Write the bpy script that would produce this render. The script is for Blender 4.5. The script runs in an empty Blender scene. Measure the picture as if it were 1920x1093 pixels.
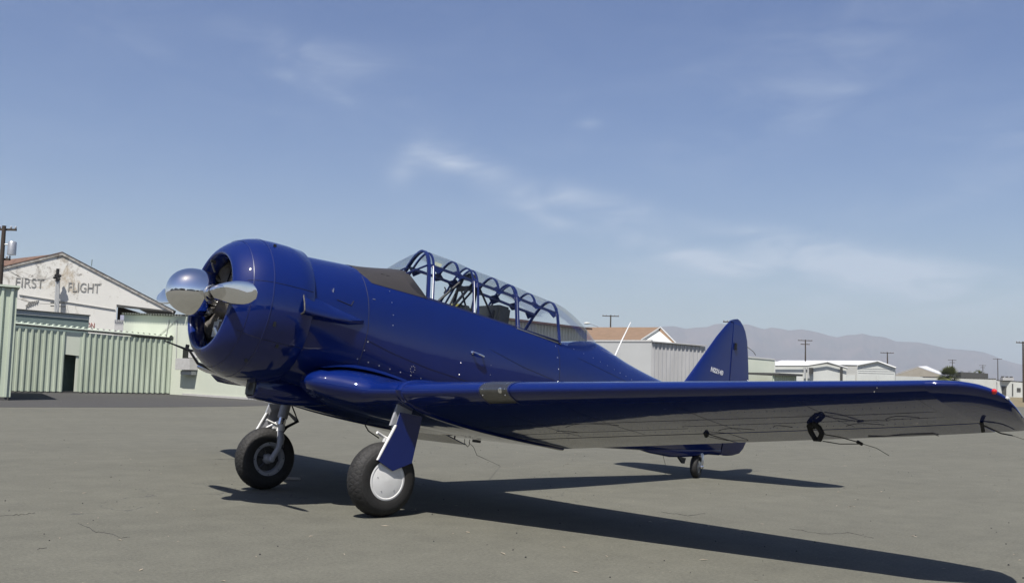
import bpy, bmesh, math, random
import numpy as np
from mathutils import Vector, Matrix
random.seed(4)
SC = bpy.context.scene
COL = SC.collection

# ------------------------------------------------------------------ camera
CAM = np.array([5.320, 9.373, 1.3275])
YAW, PITCH, ROLL, FPX = math.radians(-129.0757), math.radians(4.8831), math.radians(1.6196), 1882.48
FW = np.array([math.cos(PITCH)*math.cos(YAW), math.cos(PITCH)*math.sin(YAW), math.sin(PITCH)])
RT = np.cross(FW, [0, 0, 1.0]); RT /= np.linalg.norm(RT)
UP = np.cross(RT, FW)
RT, UP = math.cos(ROLL)*RT + math.sin(ROLL)*UP, -math.sin(ROLL)*RT + math.cos(ROLL)*UP
cd = bpy.data.cameras.new('camera'); cam = bpy.data.objects.new('camera', cd); COL.objects.link(cam)
cd.sensor_width = 36; cd.lens = FPX/1920*36; cd.clip_start = 0.05; cd.clip_end = 60000
M4 = Matrix.Identity(4)
for i in range(3):
    M4[i][0] = RT[i]; M4[i][1] = UP[i]; M4[i][2] = -FW[i]; M4[i][3] = CAM[i]
cam.matrix_world = M4
SC.camera = cam

def ray(px, py): return FW + RT*((px-960)/FPX) - UP*((py-546.5)/FPX)
def at(px, py, z):                     # a point of the place z metres deep along the view axis
    return CAM + ray(px, py)*z
def ground_at(px, z):                  # ground point below a picture column at a depth
    p = at(px, 700, z); return np.array([p[0], p[1], 0.0])
def on_wall(px, py, A, B):             # picture ray meets the vertical plane through A, B
    A = np.array(A, float); B = np.array(B, float)
    n = np.array([-(B-A)[1], (B-A)[0], 0.0]); d = ray(px, py)
    return CAM + d*(((A-CAM) @ n)/(d @ n))

# ------------------------------------------------------------------ sun and sky
SUN_AZ, SUN_EL = math.radians(32.70), math.radians(61.71)
SV = np.array([math.cos(SUN_EL)*math.cos(SUN_AZ), math.cos(SUN_EL)*math.sin(SUN_AZ), math.sin(SUN_EL)])
sl = bpy.data.lights.new('sun', 'SUN'); so = bpy.data.objects.new('sun', sl); COL.objects.link(so)
sl.energy = 5.0; sl.angle = math.radians(0.53); sl.color = (1.0, 0.955, 0.89)
so.rotation_euler = Vector(SV).to_track_quat('Z', 'Y').to_euler()
SC.view_settings.view_transform = 'Standard'; SC.view_settings.look = 'None'
SC.view_settings.exposure = 0.68; SC.view_settings.gamma = 1.0
try: SC.view_settings.use_curve_mapping = False
except Exception: pass

world = bpy.data.worlds.new('World'); SC.world = world; world.use_nodes = True
wn = world.node_tree; wn.nodes.clear()
def N(tree, typ, **kw):
    n = tree.nodes.new(typ)
    for k, v in kw.items(): setattr(n, k, v)
    return n
def mth(t, op, a, b=None, c=None):
    n = N(t, 'ShaderNodeMath', operation=op)
    for i, v in enumerate((a, b, c)):
        if v is None: continue
        if isinstance(v, (int, float)): n.inputs[i].default_value = v
        else: t.links.new(v, n.inputs[i])
    return n.outputs[0]
def build_world():
    t = wn; L = t.links.new
    out = N(t, 'ShaderNodeOutputWorld'); bg = N(t, 'ShaderNodeBackground'); L(bg.outputs[0], out.inputs[0])
    bg.inputs[1].default_value = 0.0645
    sky = N(t, 'ShaderNodeTexSky', sky_type='NISHITA'); sky.sun_disc = False
    sky.sun_elevation = SUN_EL; sky.sun_rotation = math.radians(90)-SUN_AZ
    sky.altitude = 0; sky.air_density = 1.0; sky.dust_density = 1.0; sky.ozone_density = 1.6
    tc = N(t, 'ShaderNodeTexCoord')
    sep = N(t, 'ShaderNodeSeparateXYZ'); L(tc.outputs['Generated'], sep.inputs[0])
    x, y, z = sep.outputs
    # azimuth measured from the view's mean heading so that the seam lies elsewhere
    ch, sh = math.cos(YAW), math.sin(YAW)
    fx = mth(t, 'ADD', mth(t, 'MULTIPLY', x, ch), mth(t, 'MULTIPLY', y, sh))
    rx = mth(t, 'SUBTRACT', mth(t, 'MULTIPLY', x, sh), mth(t, 'MULTIPLY', y, ch))
    az = mth(t, 'ARCTAN2', rx, fx)                       # + to the right
    el = mth(t, 'ARCSINE', z)
    comb = N(t, 'ShaderNodeCombineXYZ'); L(az, comb.inputs[0]); L(el, comb.inputs[1])
    # wisps
    mp = N(t, 'ShaderNodeMapping'); L(comb.outputs[0], mp.inputs[0])
    mp.inputs['Rotation'].default_value = (0, 0, math.radians(16)); mp.inputs['Scale'].default_value = (7, 22, 1)
    nz = N(t, 'ShaderNodeTexNoise'); L(mp.outputs[0], nz.inputs[0])
    nz.inputs['Scale'].default_value = 1.0; nz.inputs['Detail'].default_value = 7; nz.inputs['Roughness'].default_value = 0.52; nz.inputs['Distortion'].default_value = 0.9
    mp2 = N(t, 'ShaderNodeMapping'); L(comb.outputs[0], mp2.inputs[0])
    mp2.inputs['Rotation'].default_value = (0, 0, math.radians(-32)); mp2.inputs['Scale'].default_value = (12, 30, 1); mp2.inputs['Location'].default_value = (3, 1, 0)
    nz2 = N(t, 'ShaderNodeTexNoise'); L(mp2.outputs[0], nz2.inputs[0])
    nz2.inputs['Scale'].default_value = 1.0; nz2.inputs['Detail'].default_value = 6; nz2.inputs['Distortion'].default_value = 0.7
    tot = None
    blobs = [(600,110,120,34,10,.28),(575,158,70,13,14,.34),(840,292,60,22,8,.26),(765,305,55,22,-52,.6),(890,325,85,26,18,.8),
             (1100,380,120,24,13,.80),(1035,408,70,16,24,.55),(1285,474,100,18,11,1.4),(1420,440,95,17,9,1.1),(1105,233,20,8,0,.5),
             (1620,500,330,34,7,.95),(1480,540,320,40,4,.6),(1480,190,180,48,-24,.5),(1780,370,130,22,-8,.28),(1850,560,200,30,0,.35),(250,60,200,40,20,.15),
             (1900,250,160,60,10,.22),(700,220,300,60,22,.12),(1500,60,200,40,-15,.15)]
    for (px, py, a, b, ang, s) in blobs:
        d = ray(px, py); d = d/np.linalg.norm(d)
        f_ = d[0]*ch+d[1]*sh; r_ = d[0]*sh-d[1]*ch
        a0, e0 = math.atan2(r_, f_), math.asin(d[2])
        c, s_ = math.cos(math.radians(ang)), math.sin(math.radians(ang))
        du = mth(t, 'SUBTRACT', az, a0); dv = mth(t, 'SUBTRACT', el, e0)
        # along the streak: right and down
        p = mth(t, 'SUBTRACT', mth(t, 'MULTIPLY', du, c), mth(t, 'MULTIPLY', dv, s_))
        q = mth(t, 'ADD', mth(t, 'MULTIPLY', du, s_), mth(t, 'MULTIPLY', dv, c))
        p = mth(t, 'MULTIPLY', p, FPX/a); q = mth(t, 'MULTIPLY', q, FPX/b)
        g = mth(t, 'ADD', mth(t, 'MULTIPLY', p, p), mth(t, 'MULTIPLY', q, q))
        g = mth(t, 'MULTIPLY', mth(t, 'EXPONENT', mth(t, 'MULTIPLY', g, -0.9)), s)
        tot = g if tot is None else mth(t, 'ADD', tot, g)
    n1 = mth(t, 'MULTIPLY', mth(t, 'SUBTRACT', nz.outputs[0], 0.30), 2.6)
    n2 = mth(t, 'MULTIPLY', mth(t, 'SUBTRACT', nz2.outputs[0], 0.25), 2.2)
    wis = mth(t, 'MULTIPLY', mth(t, 'MAXIMUM', n1, 0.0), mth(t, 'MAXIMUM', n2, 0.0))
    # a thin overall veil of the same cirrus everywhere above the horizon
    veil = mth(t, 'MULTIPLY', wis, 0.045)
    a = mth(t, 'ADD', mth(t, 'MULTIPLY', mth(t, 'MULTIPLY', tot, wis), 0.95), veil)
    a = mth(t, 'MINIMUM', mth(t, 'MAXIMUM', a, 0.0), 0.62)
    mx = N(t, 'ShaderNodeMix', data_type='RGBA'); L(a, mx.inputs[0])
    hs = N(t, 'ShaderNodeHueSaturation'); L(sky.outputs[0], hs.inputs['Color']); hs.inputs['Saturation'].default_value = 1.24; hs.inputs['Hue'].default_value = 0.516
    L(hs.outputs[0], mx.inputs[6]); mx.inputs[7].default_value = (6.6, 7.3, 8.4, 1)
    L(mx.outputs[2], bg.inputs[0])
build_world()

# ------------------------------------------------------------------ materials
MATS = {}; KALB = 0.68               # all base colours below are scaled to true reflectances
def mat(name, color, rough=0.6, metal=0.0, var=0.0, vscale=3.0, color2=None, bump=0.0, bscale=40.0, coat=0.0, spec=0.5, detail=6, stretch=None, ior=None, world_space=False, bdist=0.01, coat_rough=0.03):
    if name in MATS: return MATS[name]
    if metal < .5: color = tuple(c*KALB for c in color); color2 = tuple(c*KALB for c in color2) if color2 else None
    m = bpy.data.materials.new(name); m.use_nodes = True; t = m.node_tree; b = t.nodes['Principled BSDF']
    b.inputs['Base Color'].default_value = (*color, 1); b.inputs['Roughness'].default_value = rough; b.inputs['Metallic'].default_value = metal
    b.inputs['Specular IOR Level'].default_value = spec; b.inputs['Coat Weight'].default_value = coat; b.inputs['Coat Roughness'].default_value = coat_rough
    if ior: b.inputs['IOR'].default_value = ior
    L = t.links.new
    if var or bump:
        tc = N(t, 'ShaderNodeTexCoord'); mp = N(t, 'ShaderNodeMapping'); L(tc.outputs['Object'], mp.inputs[0])
        if stretch: mp.inputs['Scale'].default_value = stretch
    if var:
        nz = N(t, 'ShaderNodeTexNoise'); L(mp.outputs[0], nz.inputs[0]); nz.inputs['Scale'].default_value = vscale; nz.inputs['Detail'].default_value = detail; nz.inputs['Roughness'].default_value = 0.62
        cr = N(t, 'ShaderNodeValToRGB'); L(nz.outputs[0], cr.inputs[0]); cr.color_ramp.elements[0].position = 0.33; cr.color_ramp.elements[1].position = 0.68
        c2 = color2 or tuple(c*(1-var) for c in color)
        cr.color_ramp.elements[0].color = (*c2, 1); cr.color_ramp.elements[1].color = (*color, 1)
        L(cr.outputs[0], b.inputs['Base Color'])
        rr = N(t, 'ShaderNodeMapRange'); L(nz.outputs[0], rr.inputs[0]); rr.inputs[3].default_value = min(1, rough*1.15); rr.inputs[4].default_value = rough*0.88
        L(rr.outputs[0], b.inputs['Roughness'])
    if bump:
        n2 = N(t, 'ShaderNodeTexNoise'); L(mp.outputs[0], n2.inputs[0]); n2.inputs['Scale'].default_value = bscale; n2.inputs['Detail'].default_value = 4
        bp = N(t, 'ShaderNodeBump'); bp.inputs['Strength'].default_value = bump; bp.inputs['Distance'].default_value = bdist
        L(n2.outputs[0], bp.inputs['Height']); L(bp.outputs[0], b.inputs['Normal'])
        if coat: L(bp.outputs[0], b.inputs['Coat Normal'])
    MATS[name] = m; return m

BLUE   = mat('blue_paint', (0.0022, 0.0155, 0.142), 0.5, var=0.10, vscale=1.3, bump=0.10, bscale=2.2, coat=1.0, bdist=0.02, coat_rough=0.03, spec=.05)
BLUE.node_tree.nodes['Principled BSDF'].inputs['Coat IOR'].default_value = 1.5
BLUEM  = mat('blue_frame_paint', (0.006, 0.017, 0.13), 0.38, var=.1, vscale=8, coat=0.4)
CHROME = mat('polished_metal', (0.82, 0.82, 0.83), 0.012, 1.0, var=.02, vscale=3)
ALU    = mat('bare_aluminium', (0.66, 0.66, 0.65), 0.30, 1.0, var=.2, vscale=12)
GREY   = mat('grey_gear_paint', (0.46, 0.47, 0.50), 0.38, var=.2, vscale=14)
WHITE  = mat('white_wheel_paint', (0.98, 0.98, 0.96), 0.4, var=.08, vscale=9, color2=(.90,.90,.88))
RUBBER = mat('tyre_rubber', (0.022, 0.021, 0.020), 0.72, var=.35, vscale=18, bump=.25, bscale=120)
GLARE  = mat('anti_glare_paint', (0.052, 0.047, 0.045), 0.50, var=.18, vscale=5, spec=.4)
BLACK  = mat('black_metal', (0.014, 0.014, 0.015), 0.42, var=.3, vscale=12)
BLACKR = mat('black_rubber', (0.010, 0.010, 0.010), 0.7, var=.2, vscale=30)
ENG    = mat('engine_metal', (0.32, 0.30, 0.27), 0.36, 0.55, var=.4, vscale=14)
ENGB   = mat('engine_black', (0.012, 0.012, 0.012), 0.4, var=.3, vscale=20)
SEAM   = mat('seam_shadow_gap', (0.004, 0.005, 0.018), 0.6, var=.1, vscale=20)
YELLOW = mat('yellow_cushion', (0.55, 0.50, 0.10), 0.8, var=.2, vscale=30)
SEATG  = mat('seat_grey_green', (0.075, 0.085, 0.080), 0.55, var=.2, vscale=9)
TWHITE = mat('white_lettering', (0.80, 0.80, 0.80), 0.4, var=.04, vscale=9)
REDL   = None
def glass_mat(name, tint, refl=1.0, ior=1.5):
    m = bpy.data.materials.new(name); m.use_nodes = True; t = m.node_tree; t.nodes.clear(); L = t.links.new
    o = N(t, 'ShaderNodeOutputMaterial'); tr = N(t, 'ShaderNodeBsdfTransparent'); tr.inputs[0].default_value = (*tint, 1)
    gl = N(t, 'ShaderNodeBsdfGlossy'); gl.inputs['Roughness'].default_value = 0.02; gl.inputs['Color'].default_value = (1, 1, 1, 1)
    fr = N(t, 'ShaderNodeFresnel'); fr.inputs[0].default_value = ior
    mx = N(t, 'ShaderNodeMixShader'); L(mth(t, 'MULTIPLY', fr.outputs[0], refl), mx.inputs[0]); L(tr.outputs[0], mx.inputs[1]); L(gl.outputs[0], mx.inputs[2])
    L(mx.outputs[0], o.inputs[0]); return m
GLASS = glass_mat('canopy_glass', (0.975, 0.985, 0.985), 0.42)
m_ = bpy.data.materials.new('red_lens'); m_.use_nodes = True; b_ = m_.node_tree.nodes['Principled BSDF']
b_.inputs['Base Color'].default_value = (.55, .012, .008, 1); b_.inputs['Roughness'].default_value = .08; b_.inputs['Coat Weight'].default_value = 1
REDL = m_

# ------------------------------------------------------------------ object helpers
def tag(o, label=None, cat=None, group=None, kind=None):
    if label: o['label'] = label
    if cat: o['category'] = cat
    if group: o['group'] = group
    if kind: o['kind'] = kind
    return o
def empty(name, loc=(0, 0, 0)):
    o = bpy.data.objects.new(name, None); COL.objects.link(o); o.location = loc; o.empty_display_size = 0.3; return o

class MB:
    def __init__(s): s.v = []; s.f = []
    def add(s, vs, fs):
        k = len(s.v); s.v += [tuple(map(float, p)) for p in vs]; s.f += [tuple(i+k for i in f) for f in fs]; return s
    def loft(s, rings, closed=True, cap0=True, cap1=True, skip=None):
        n = len(rings[0]); k = len(s.v)
        for r in rings: s.v += [tuple(map(float, p)) for p in r]
        m = n if closed else n-1
        for i in range(len(rings)-1):
            for j in range(m):
                if skip and skip(i, j): continue
                a = k+i*n+j; b = k+i*n+(j+1) % n
                s.f.append((a, b, b+n, a+n))
        if closed and cap0: s.f.append(tuple(range(k+n-1, k-1, -1)))
        if closed and cap1: s.f.append(tuple(range(k+(len(rings)-1)*n, k+len(rings)*n)))
        return s
    def tube(s, pts, r, n=8, cap=True):
        pts = [np.array(p, float) for p in pts]; R = r if isinstance(r, (list, tuple)) else [r]*len(pts)
        rings = []; prev = None
        for i, p in enumerate(pts):
            d = pts[min(i+1, len(pts)-1)]-pts[max(i-1, 0)]; d /= (np.linalg.norm(d)+1e-12)
            if prev is None:
                a = np.array([0, 0, 1.0]) if abs(d[2]) < .9 else np.array([1.0, 0, 0])
                u = np.cross(d, a)
            else: u = prev-d*(prev @ d)
            u /= np.linalg.norm(u); prev = u; w = np.cross(d, u)
            rings.append([p+R[i]*(math.cos(2*math.pi*j/n)*u+math.sin(2*math.pi*j/n)*w) for j in range(n)])
        return s.loft(rings, True, cap, cap)
    def box(s, c, size, ax=None):
        c = np.array(c, float); h = np.array(size, float)/2
        A = np.eye(3) if ax is None else np.array(ax, float)
        vs = [c+A[0]*h[0]*i+A[1]*h[1]*j+A[2]*h[2]*k for i in (-1, 1) for j in (-1, 1) for k in (-1, 1)]
        return s.add(vs, [(0, 1, 3, 2), (4, 6, 7, 5), (0, 4, 5, 1), (2, 3, 7, 6), (0, 2, 6, 4), (1, 5, 7, 3)])
    def revolve(s, prof, c=(0, 0, 0), axis=(1, 0, 0), n=48, caps=False):
        a = np.array(axis, float); a /= np.linalg.norm(a)
        u = np.cross(a, [0, 0, 1.0] if abs(a[2]) < .9 else [1.0, 0, 0]); u /= np.linalg.norm(u); w = np.cross(a, u); c = np.array(c, float)
        rings = [[c+a*x+max(r, 1e-4)*(math.cos(2*math.pi*j/n)*u+math.sin(2*math.pi*j/n)*w) for j in range(n)] for x, r in prof]
        return s.loft(rings, True, caps, caps)
    def prism(s, poly, off):               # planar polygon (3D points) extruded by vector off
        n = len(poly); off = np.array(off, float); vs = [np.array(p, float) for p in poly]; vs = vs+[p+off for p in vs]
        return s.add(vs, [tuple(range(n-1, -1, -1)), tuple(range(n, 2*n))]+[(i, (i+1) % n, (i+1) % n+n, i+n) for i in range(n)])
    def build(s, name, m, parent=None, xf=None, smooth=True, bevel=0, loc=None, kind=None, angle=35):
        vs = [tuple(xf(p)) for p in s.v] if xf else s.v
        if loc is not None: vs = [(p[0]-loc[0], p[1]-loc[1], p[2]-loc[2]) for p in vs]
        me = bpy.data.meshes.new(name); me.from_pydata(vs, [], s.f)
        bm = bmesh.new(); bm.from_mesh(me)
        bmesh.ops.recalc_face_normals(bm, faces=bm.faces)
        if bevel: bmesh.ops.bevel(bm, geom=[e for e in bm.edges if e.is_manifold and e.calc_face_angle(0) > .5], offset=bevel, segments=2, affect='EDGES', clamp_overlap=True)
        bm.to_mesh(me); bm.free()
        if smooth:
            for p in me.polygons: p.use_smooth = True
            try: me.set_sharp_from_angle(angle=math.radians(angle))
            except Exception: pass
        me.materials.append(m)
        o = bpy.data.objects.new(name, me); COL.objects.link(o)
        if loc is not None: o.location = loc
        if parent: o.parent = parent
        if kind: o['kind'] = kind
        return o

def text_mesh(name, body, size, m, origin, xdir, ydir, parent, extrude=0.002, width=1.0, offset=0.0, shear=0.0):
    cu = bpy.data.curves.new(name, 'FONT'); cu.body = body; cu.size = size; cu.extrude = extrude; cu.offset = offset; cu.shear = shear; cu.align_x = 'LEFT'
    to = bpy.data.objects.new(name+'_tmp', cu); COL.objects.link(to)
    dg = bpy.context.evaluated_depsgraph_get(); dg.update()
    me = bpy.data.meshes.new_from_object(to.evaluated_get(dg)); bpy.data.objects.remove(to)
    xs = np.array(xdir, float); xs /= np.linalg.norm(xs); ys = np.array(ydir, float); ys /= np.linalg.norm(ys); zs = np.cross(xs, ys)
    for v in me.vertices:
        q = np.array(origin, float)+xs*v.co[0]*width+ys*v.co[1]+zs*v.co[2]; v.co = q
    me.materials.clear(); me.materials.append(m)
    o = bpy.data.objects.new(name, me); COL.objects.link(o); o.parent = parent
    return o

# ------------------------------------------------------------------ ground
def asphalt(name, base, dark, light_spots=True):
    m = bpy.data.materials.new(name); m.use_nodes = True; t = m.node_tree; b = t.nodes['Principled BSDF']; L = t.links.new
    tc = N(t, 'ShaderNodeTexCoord')
    def noise(scale, detail=5, rough=.6, st=None, rot=0, dist=0):
        mp = N(t, 'ShaderNodeMapping'); L(tc.outputs['Object'], mp.inputs[0])
        if st: mp.inputs['Scale'].default_value = st
        mp.inputs['Rotation'].default_value = (0, 0, rot)
        n = N(t, 'ShaderNodeTexNoise'); L(mp.outputs[0], n.inputs[0]); n.inputs['Scale'].default_value = scale; n.inputs['Detail'].default_value = detail; n.inputs['Roughness'].default_value = rough; n.inputs['Distortion'].default_value = dist
        return n.outputs[0]
    n1 = noise(0.35, 6); n2 = noise(3.0, 5, .65); n3 = noise(38, 5, .75); n4 = noise(0.5, 5, .6, (0.35, 3.2, 1), math.radians(-38)); n5 = noise(260, 2, .7)
    v = mth(t, 'ADD', mth(t, 'MULTIPLY', n1, .26), mth(t, 'MULTIPLY', n2, .30)); v = mth(t, 'ADD', v, mth(t, 'MULTIPLY', n4, .16)); v = mth(t, 'ADD', v, mth(t, 'MULTIPLY', n3, .85)); v = mth(t, 'ADD', v, mth(t, 'MULTIPLY', n5, .55))
    cr = N(t, 'ShaderNodeValToRGB'); L(mth(t, 'MULTIPLY', v, .4717), cr.inputs[0]); cr.color_ramp.elements[0].position = .40; cr.color_ramp.elements[1].position = .60
    cr.color_ramp.elements[0].color = (*dark, 1); cr.color_ramp.elements[1].color = (*base, 1)
    # pale grit set in the binder
    vo = N(t, 'ShaderNodeTexVoronoi'); L(tc.outputs['Object'], vo.inputs[0]); vo.inputs['Scale'].default_value = 26
    sp = mth(t, 'LESS_THAN', vo.outputs['Distance'], .085); rnd = N(t, 'ShaderNodeSeparateColor'); L(vo.outputs['Color'], rnd.inputs[0])
    sp = mth(t, 'MULTIPLY', sp, mth(t, 'GREATER_THAN', rnd.outputs[0], .72))
    mx = N(t, 'ShaderNodeMix', data_type='RGBA'); L(mth(t, 'MULTIPLY', sp, .55), mx.inputs[0]); L(cr.outputs[0], mx.inputs[6]); mx.inputs[7].default_value = (.30, .29, .26, 1)
    # hairline cracks
    wv = N(t, 'ShaderNodeTexVoronoi', feature='DISTANCE_TO_EDGE'); mpc = N(t, 'ShaderNodeMapping'); L(tc.outputs['Object'], mpc.inputs[0]); mpc.inputs['Scale'].default_value = (.16, .16, .16)
    ns = N(t, 'ShaderNodeTexNoise'); L(tc.outputs['Object'], ns.inputs[0]); ns.inputs['Scale'].default_value = .9; ns.inputs['Detail'].default_value = 5
    vm = N(t, 'ShaderNodeVectorMath', operation='MULTIPLY_ADD'); L(ns.outputs['Color'], vm.inputs[0]); vm.inputs[1].default_value = (.35, .35, .35); L(mpc.outputs[0], vm.inputs[2]); L(vm.outputs[0], wv.inputs[0]); wv.inputs['Scale'].default_value = 1
    ck = mth(t, 'LESS_THAN', wv.outputs['Distance'], .0016); ck = mth(t, 'MULTIPLY', ck, mth(t, 'GREATER_THAN', n1, .55))
    mx2 = N(t, 'ShaderNodeMix', data_type='RGBA'); L(mth(t, 'MULTIPLY', ck, .6), mx2.inputs[0]); L(mx.outputs[2], mx2.inputs[6]); mx2.inputs[7].default_value = (.05, .05, .048, 1)
    L(mx2.outputs[2], b.inputs['Base Color']); b.inputs['Roughness'].default_value = .92; b.inputs['Specular IOR Level'].default_value = .25
    bp = N(t, 'ShaderNodeBump'); bp.inputs['Strength'].default_value = .5; bp.inputs['Distance'].default_value = .006; L(n3, bp.inputs['Height']); L(bp.outputs[0], b.inputs['Normal'])
    return m
ASPH = asphalt('weathered_asphalt', (.132, .130, .105), (.066, .065, .054))
ASPH2 = asphalt('dark_asphalt', (.060, .0585, .057), (.041, .040, .039))
DRY = mat('dry_grass_ground', (.27, .21, .105), .9, var=.35, vscale=.6, color2=(.16, .135, .07), bump=.4, bscale=6)
DIRT = mat('far_dry_land', (.25, .21, .15), .95, var=.4, vscale=.01, color2=(.15, .14, .10))
S = 22000
MB().add([(-S, -S, -.008), (S, -S, -.008), (S, S, -.008), (-S, S, -.008)], [(0, 1, 2, 3)]).build('ground', DIRT, kind='structure', smooth=False)
def fan(poly): return MB().add(poly, [tuple(range(len(poly)))])
fan([(-420, -420, 0), (420, -420, 0), (420, 420, 0), (-420, 420, 0)]).build('apron', ASPH, kind='structure', smooth=False)
# darker resurfaced strip in front of the green hangars
e = [ground_at(-500, 27.5), ground_at(0, 30.2), ground_at(260, 33.0), ground_at(430, 36), ground_at(560, 40), ground_at(700, 47), ground_at(700, 70), ground_at(300, 68), ground_at(-300, 60)]
fan([(p[0], p[1], .004) for p in e]).build('taxi_lane', ASPH2, kind='structure', smooth=False)
g_ = [ground_at(1862, 90), ground_at(2260, 78), ground_at(3000, 120), ground_at(2600, 262), ground_at(1780, 262)]
fan([(p[0], p[1], .006) for p in g_]).build('grass_verge', DRY, kind='structure', smooth=False)

# ------------------------------------------------------------------ mountains
def mountains():
    prof = [(-1500, 690), (-600, 672), (0, 660), (500, 640), (900, 628), (1100, 618), (1180, 617), (1240, 612), (1262, 611), (1285, 616), (1305, 613.5), (1325, 612.5), (1340, 607), (1352, 606.5), (1375, 610), (1400, 607), (1418, 613), (1432, 617), (1445, 613.5), (1460, 615), (1478, 619), (1502, 617), (1515, 619),
            (1535, 623), (1555, 629), (1570, 632), (1588, 628), (1605, 627), (1618, 625), (1632, 629), (1645, 630.5), (1660, 632), (1680, 640), (1700, 640.5), (1720, 641), (1745, 646), (1775, 653), (1800, 655), (1825, 657), (1845, 660), (1862, 666), (1880, 674), (1905, 681), (1930, 686), (1970, 697), (2050, 706), (2400, 728), (2800, 752), (3150, 771)]
    P = np.array(prof, float); Z = 9000.0
    xs = np.arange(-700, 3150, 4.5); ys = np.interp(xs, P[:, 0], P[:, 1])
    rng = np.random.RandomState(3)
    mb = MB(); rings = []
    nd = 26
    # spur pattern running down the slopes
    def spur(x, k):
        v = 0
        for a, w, ph in ((1.0, 47, 1.1), (.6, 23, 2.3), (.35, 11.3, .4), (.2, 5.7, 3.0)):
            v += a*abs(math.sin((x+ k*6.0*math.sin(x*.01+ph))/w+ph))
        return v/2.15
    for k in range(nd):
        tt = k/(nd-1)                      # 0 crest, 1 foot (nearer)
        ring = []
        for x, y in zip(xs, ys):
            z = Z-2600*tt
            p = at(x, y, Z); H = max(p[2], 5)
            h = H*(1-tt)**1.25*(1-.38*math.sin(math.pi*min(1, tt*1.6))*spur(x, k))
            if k: h += 8*rng.randn()*(1-tt)
            q = at(x, 700, z); ring.append((q[0], q[1], max(h, -2)))
        rings.append(ring)
    back = [(at(x, 700, Z+1500)[0], at(x, 700, Z+1500)[1], -2) for x in xs]
    mb.loft([back]+rings, closed=False)
    m = mat('mountain_scrub', (.175, .125, .105), .95, var=.5, vscale=.0035, color2=(.085, .075, .062), detail=9)
    mb.build('mountains', m, kind='structure', angle=180)
mountains()

# ------------------------------------------------------------------ building materials
MINT  = mat('mint_green_paint', (.64, .72, .58), .55, var=.22, vscale=.8, color2=(.47, .54, .42), stretch=(1, 1, .30), bump=.05, bscale=3)
MINTS = mat('pale_mint_stucco', (.78, .82, .69), .75, var=.12, vscale=.6, color2=(.70, .75, .62), bump=.12, bscale=20)
GREYG = mat('grey_green_fascia', (.22, .29, .27), .6, var=.15, vscale=1.5)
CREAM = mat('cream_sheet_metal', (.74, .72, .62), .55, var=.12, vscale=.8, stretch=(1, 1, .3))
GREYW = mat('pale_grey_wall', (.60, .61, .60), .6, var=.08, vscale=.5)
GREYC = mat('grey_corrugated_sheet', (.55, .55, .55), .5, var=.15, vscale=.9, stretch=(1, 1, .3))
OFFW  = mat('off_white_wall', (.74, .76, .72), .6, var=.12, vscale=.4)
WROOF = mat('white_roof_sheet', (.80, .81, .82), .5, var=.06, vscale=.3)
TAN   = mat('tan_shingle_roof', (.27, .175, .110), .85, var=.25, vscale=1.2, color2=(.22, .145, .09))
BROWN = mat('brown_roof', (.23, .135, .095), .85, var=.35, vscale=1.5)
TRIM  = mat('dark_grey_trim', (.085, .085, .08), .7, var=.3, vscale=6)
TRIMW = mat('weathered_white_trim', (.62, .60, .55), .7, var=.45, vscale=3, color2=(.20, .17, .14))
DARKI = mat('dark_interior', (.03, .035, .03), .9, var=.3, vscale=2)
WOOD  = mat('creosoted_pole_wood', (.075, .055, .04), .85, var=.4, vscale=6, stretch=(6, 6, .6))
GALV  = mat('galvanised_steel', (.45, .46, .47), .4, .6, var=.2, vscale=6)
INSUL = mat('pale_insulator', (.55, .56, .58), .3, var=.1, vscale=9)
WIRE  = mat('black_wire', (.02, .02, .02), .6, var=.1, vscale=9)
BOXW  = mat('white_metal_box', (.68, .67, .65), .5, var=.15, vscale=5)
TANW  = mat('beige_wall', (.44, .40, .33), .8, var=.15, vscale=.6)

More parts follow.
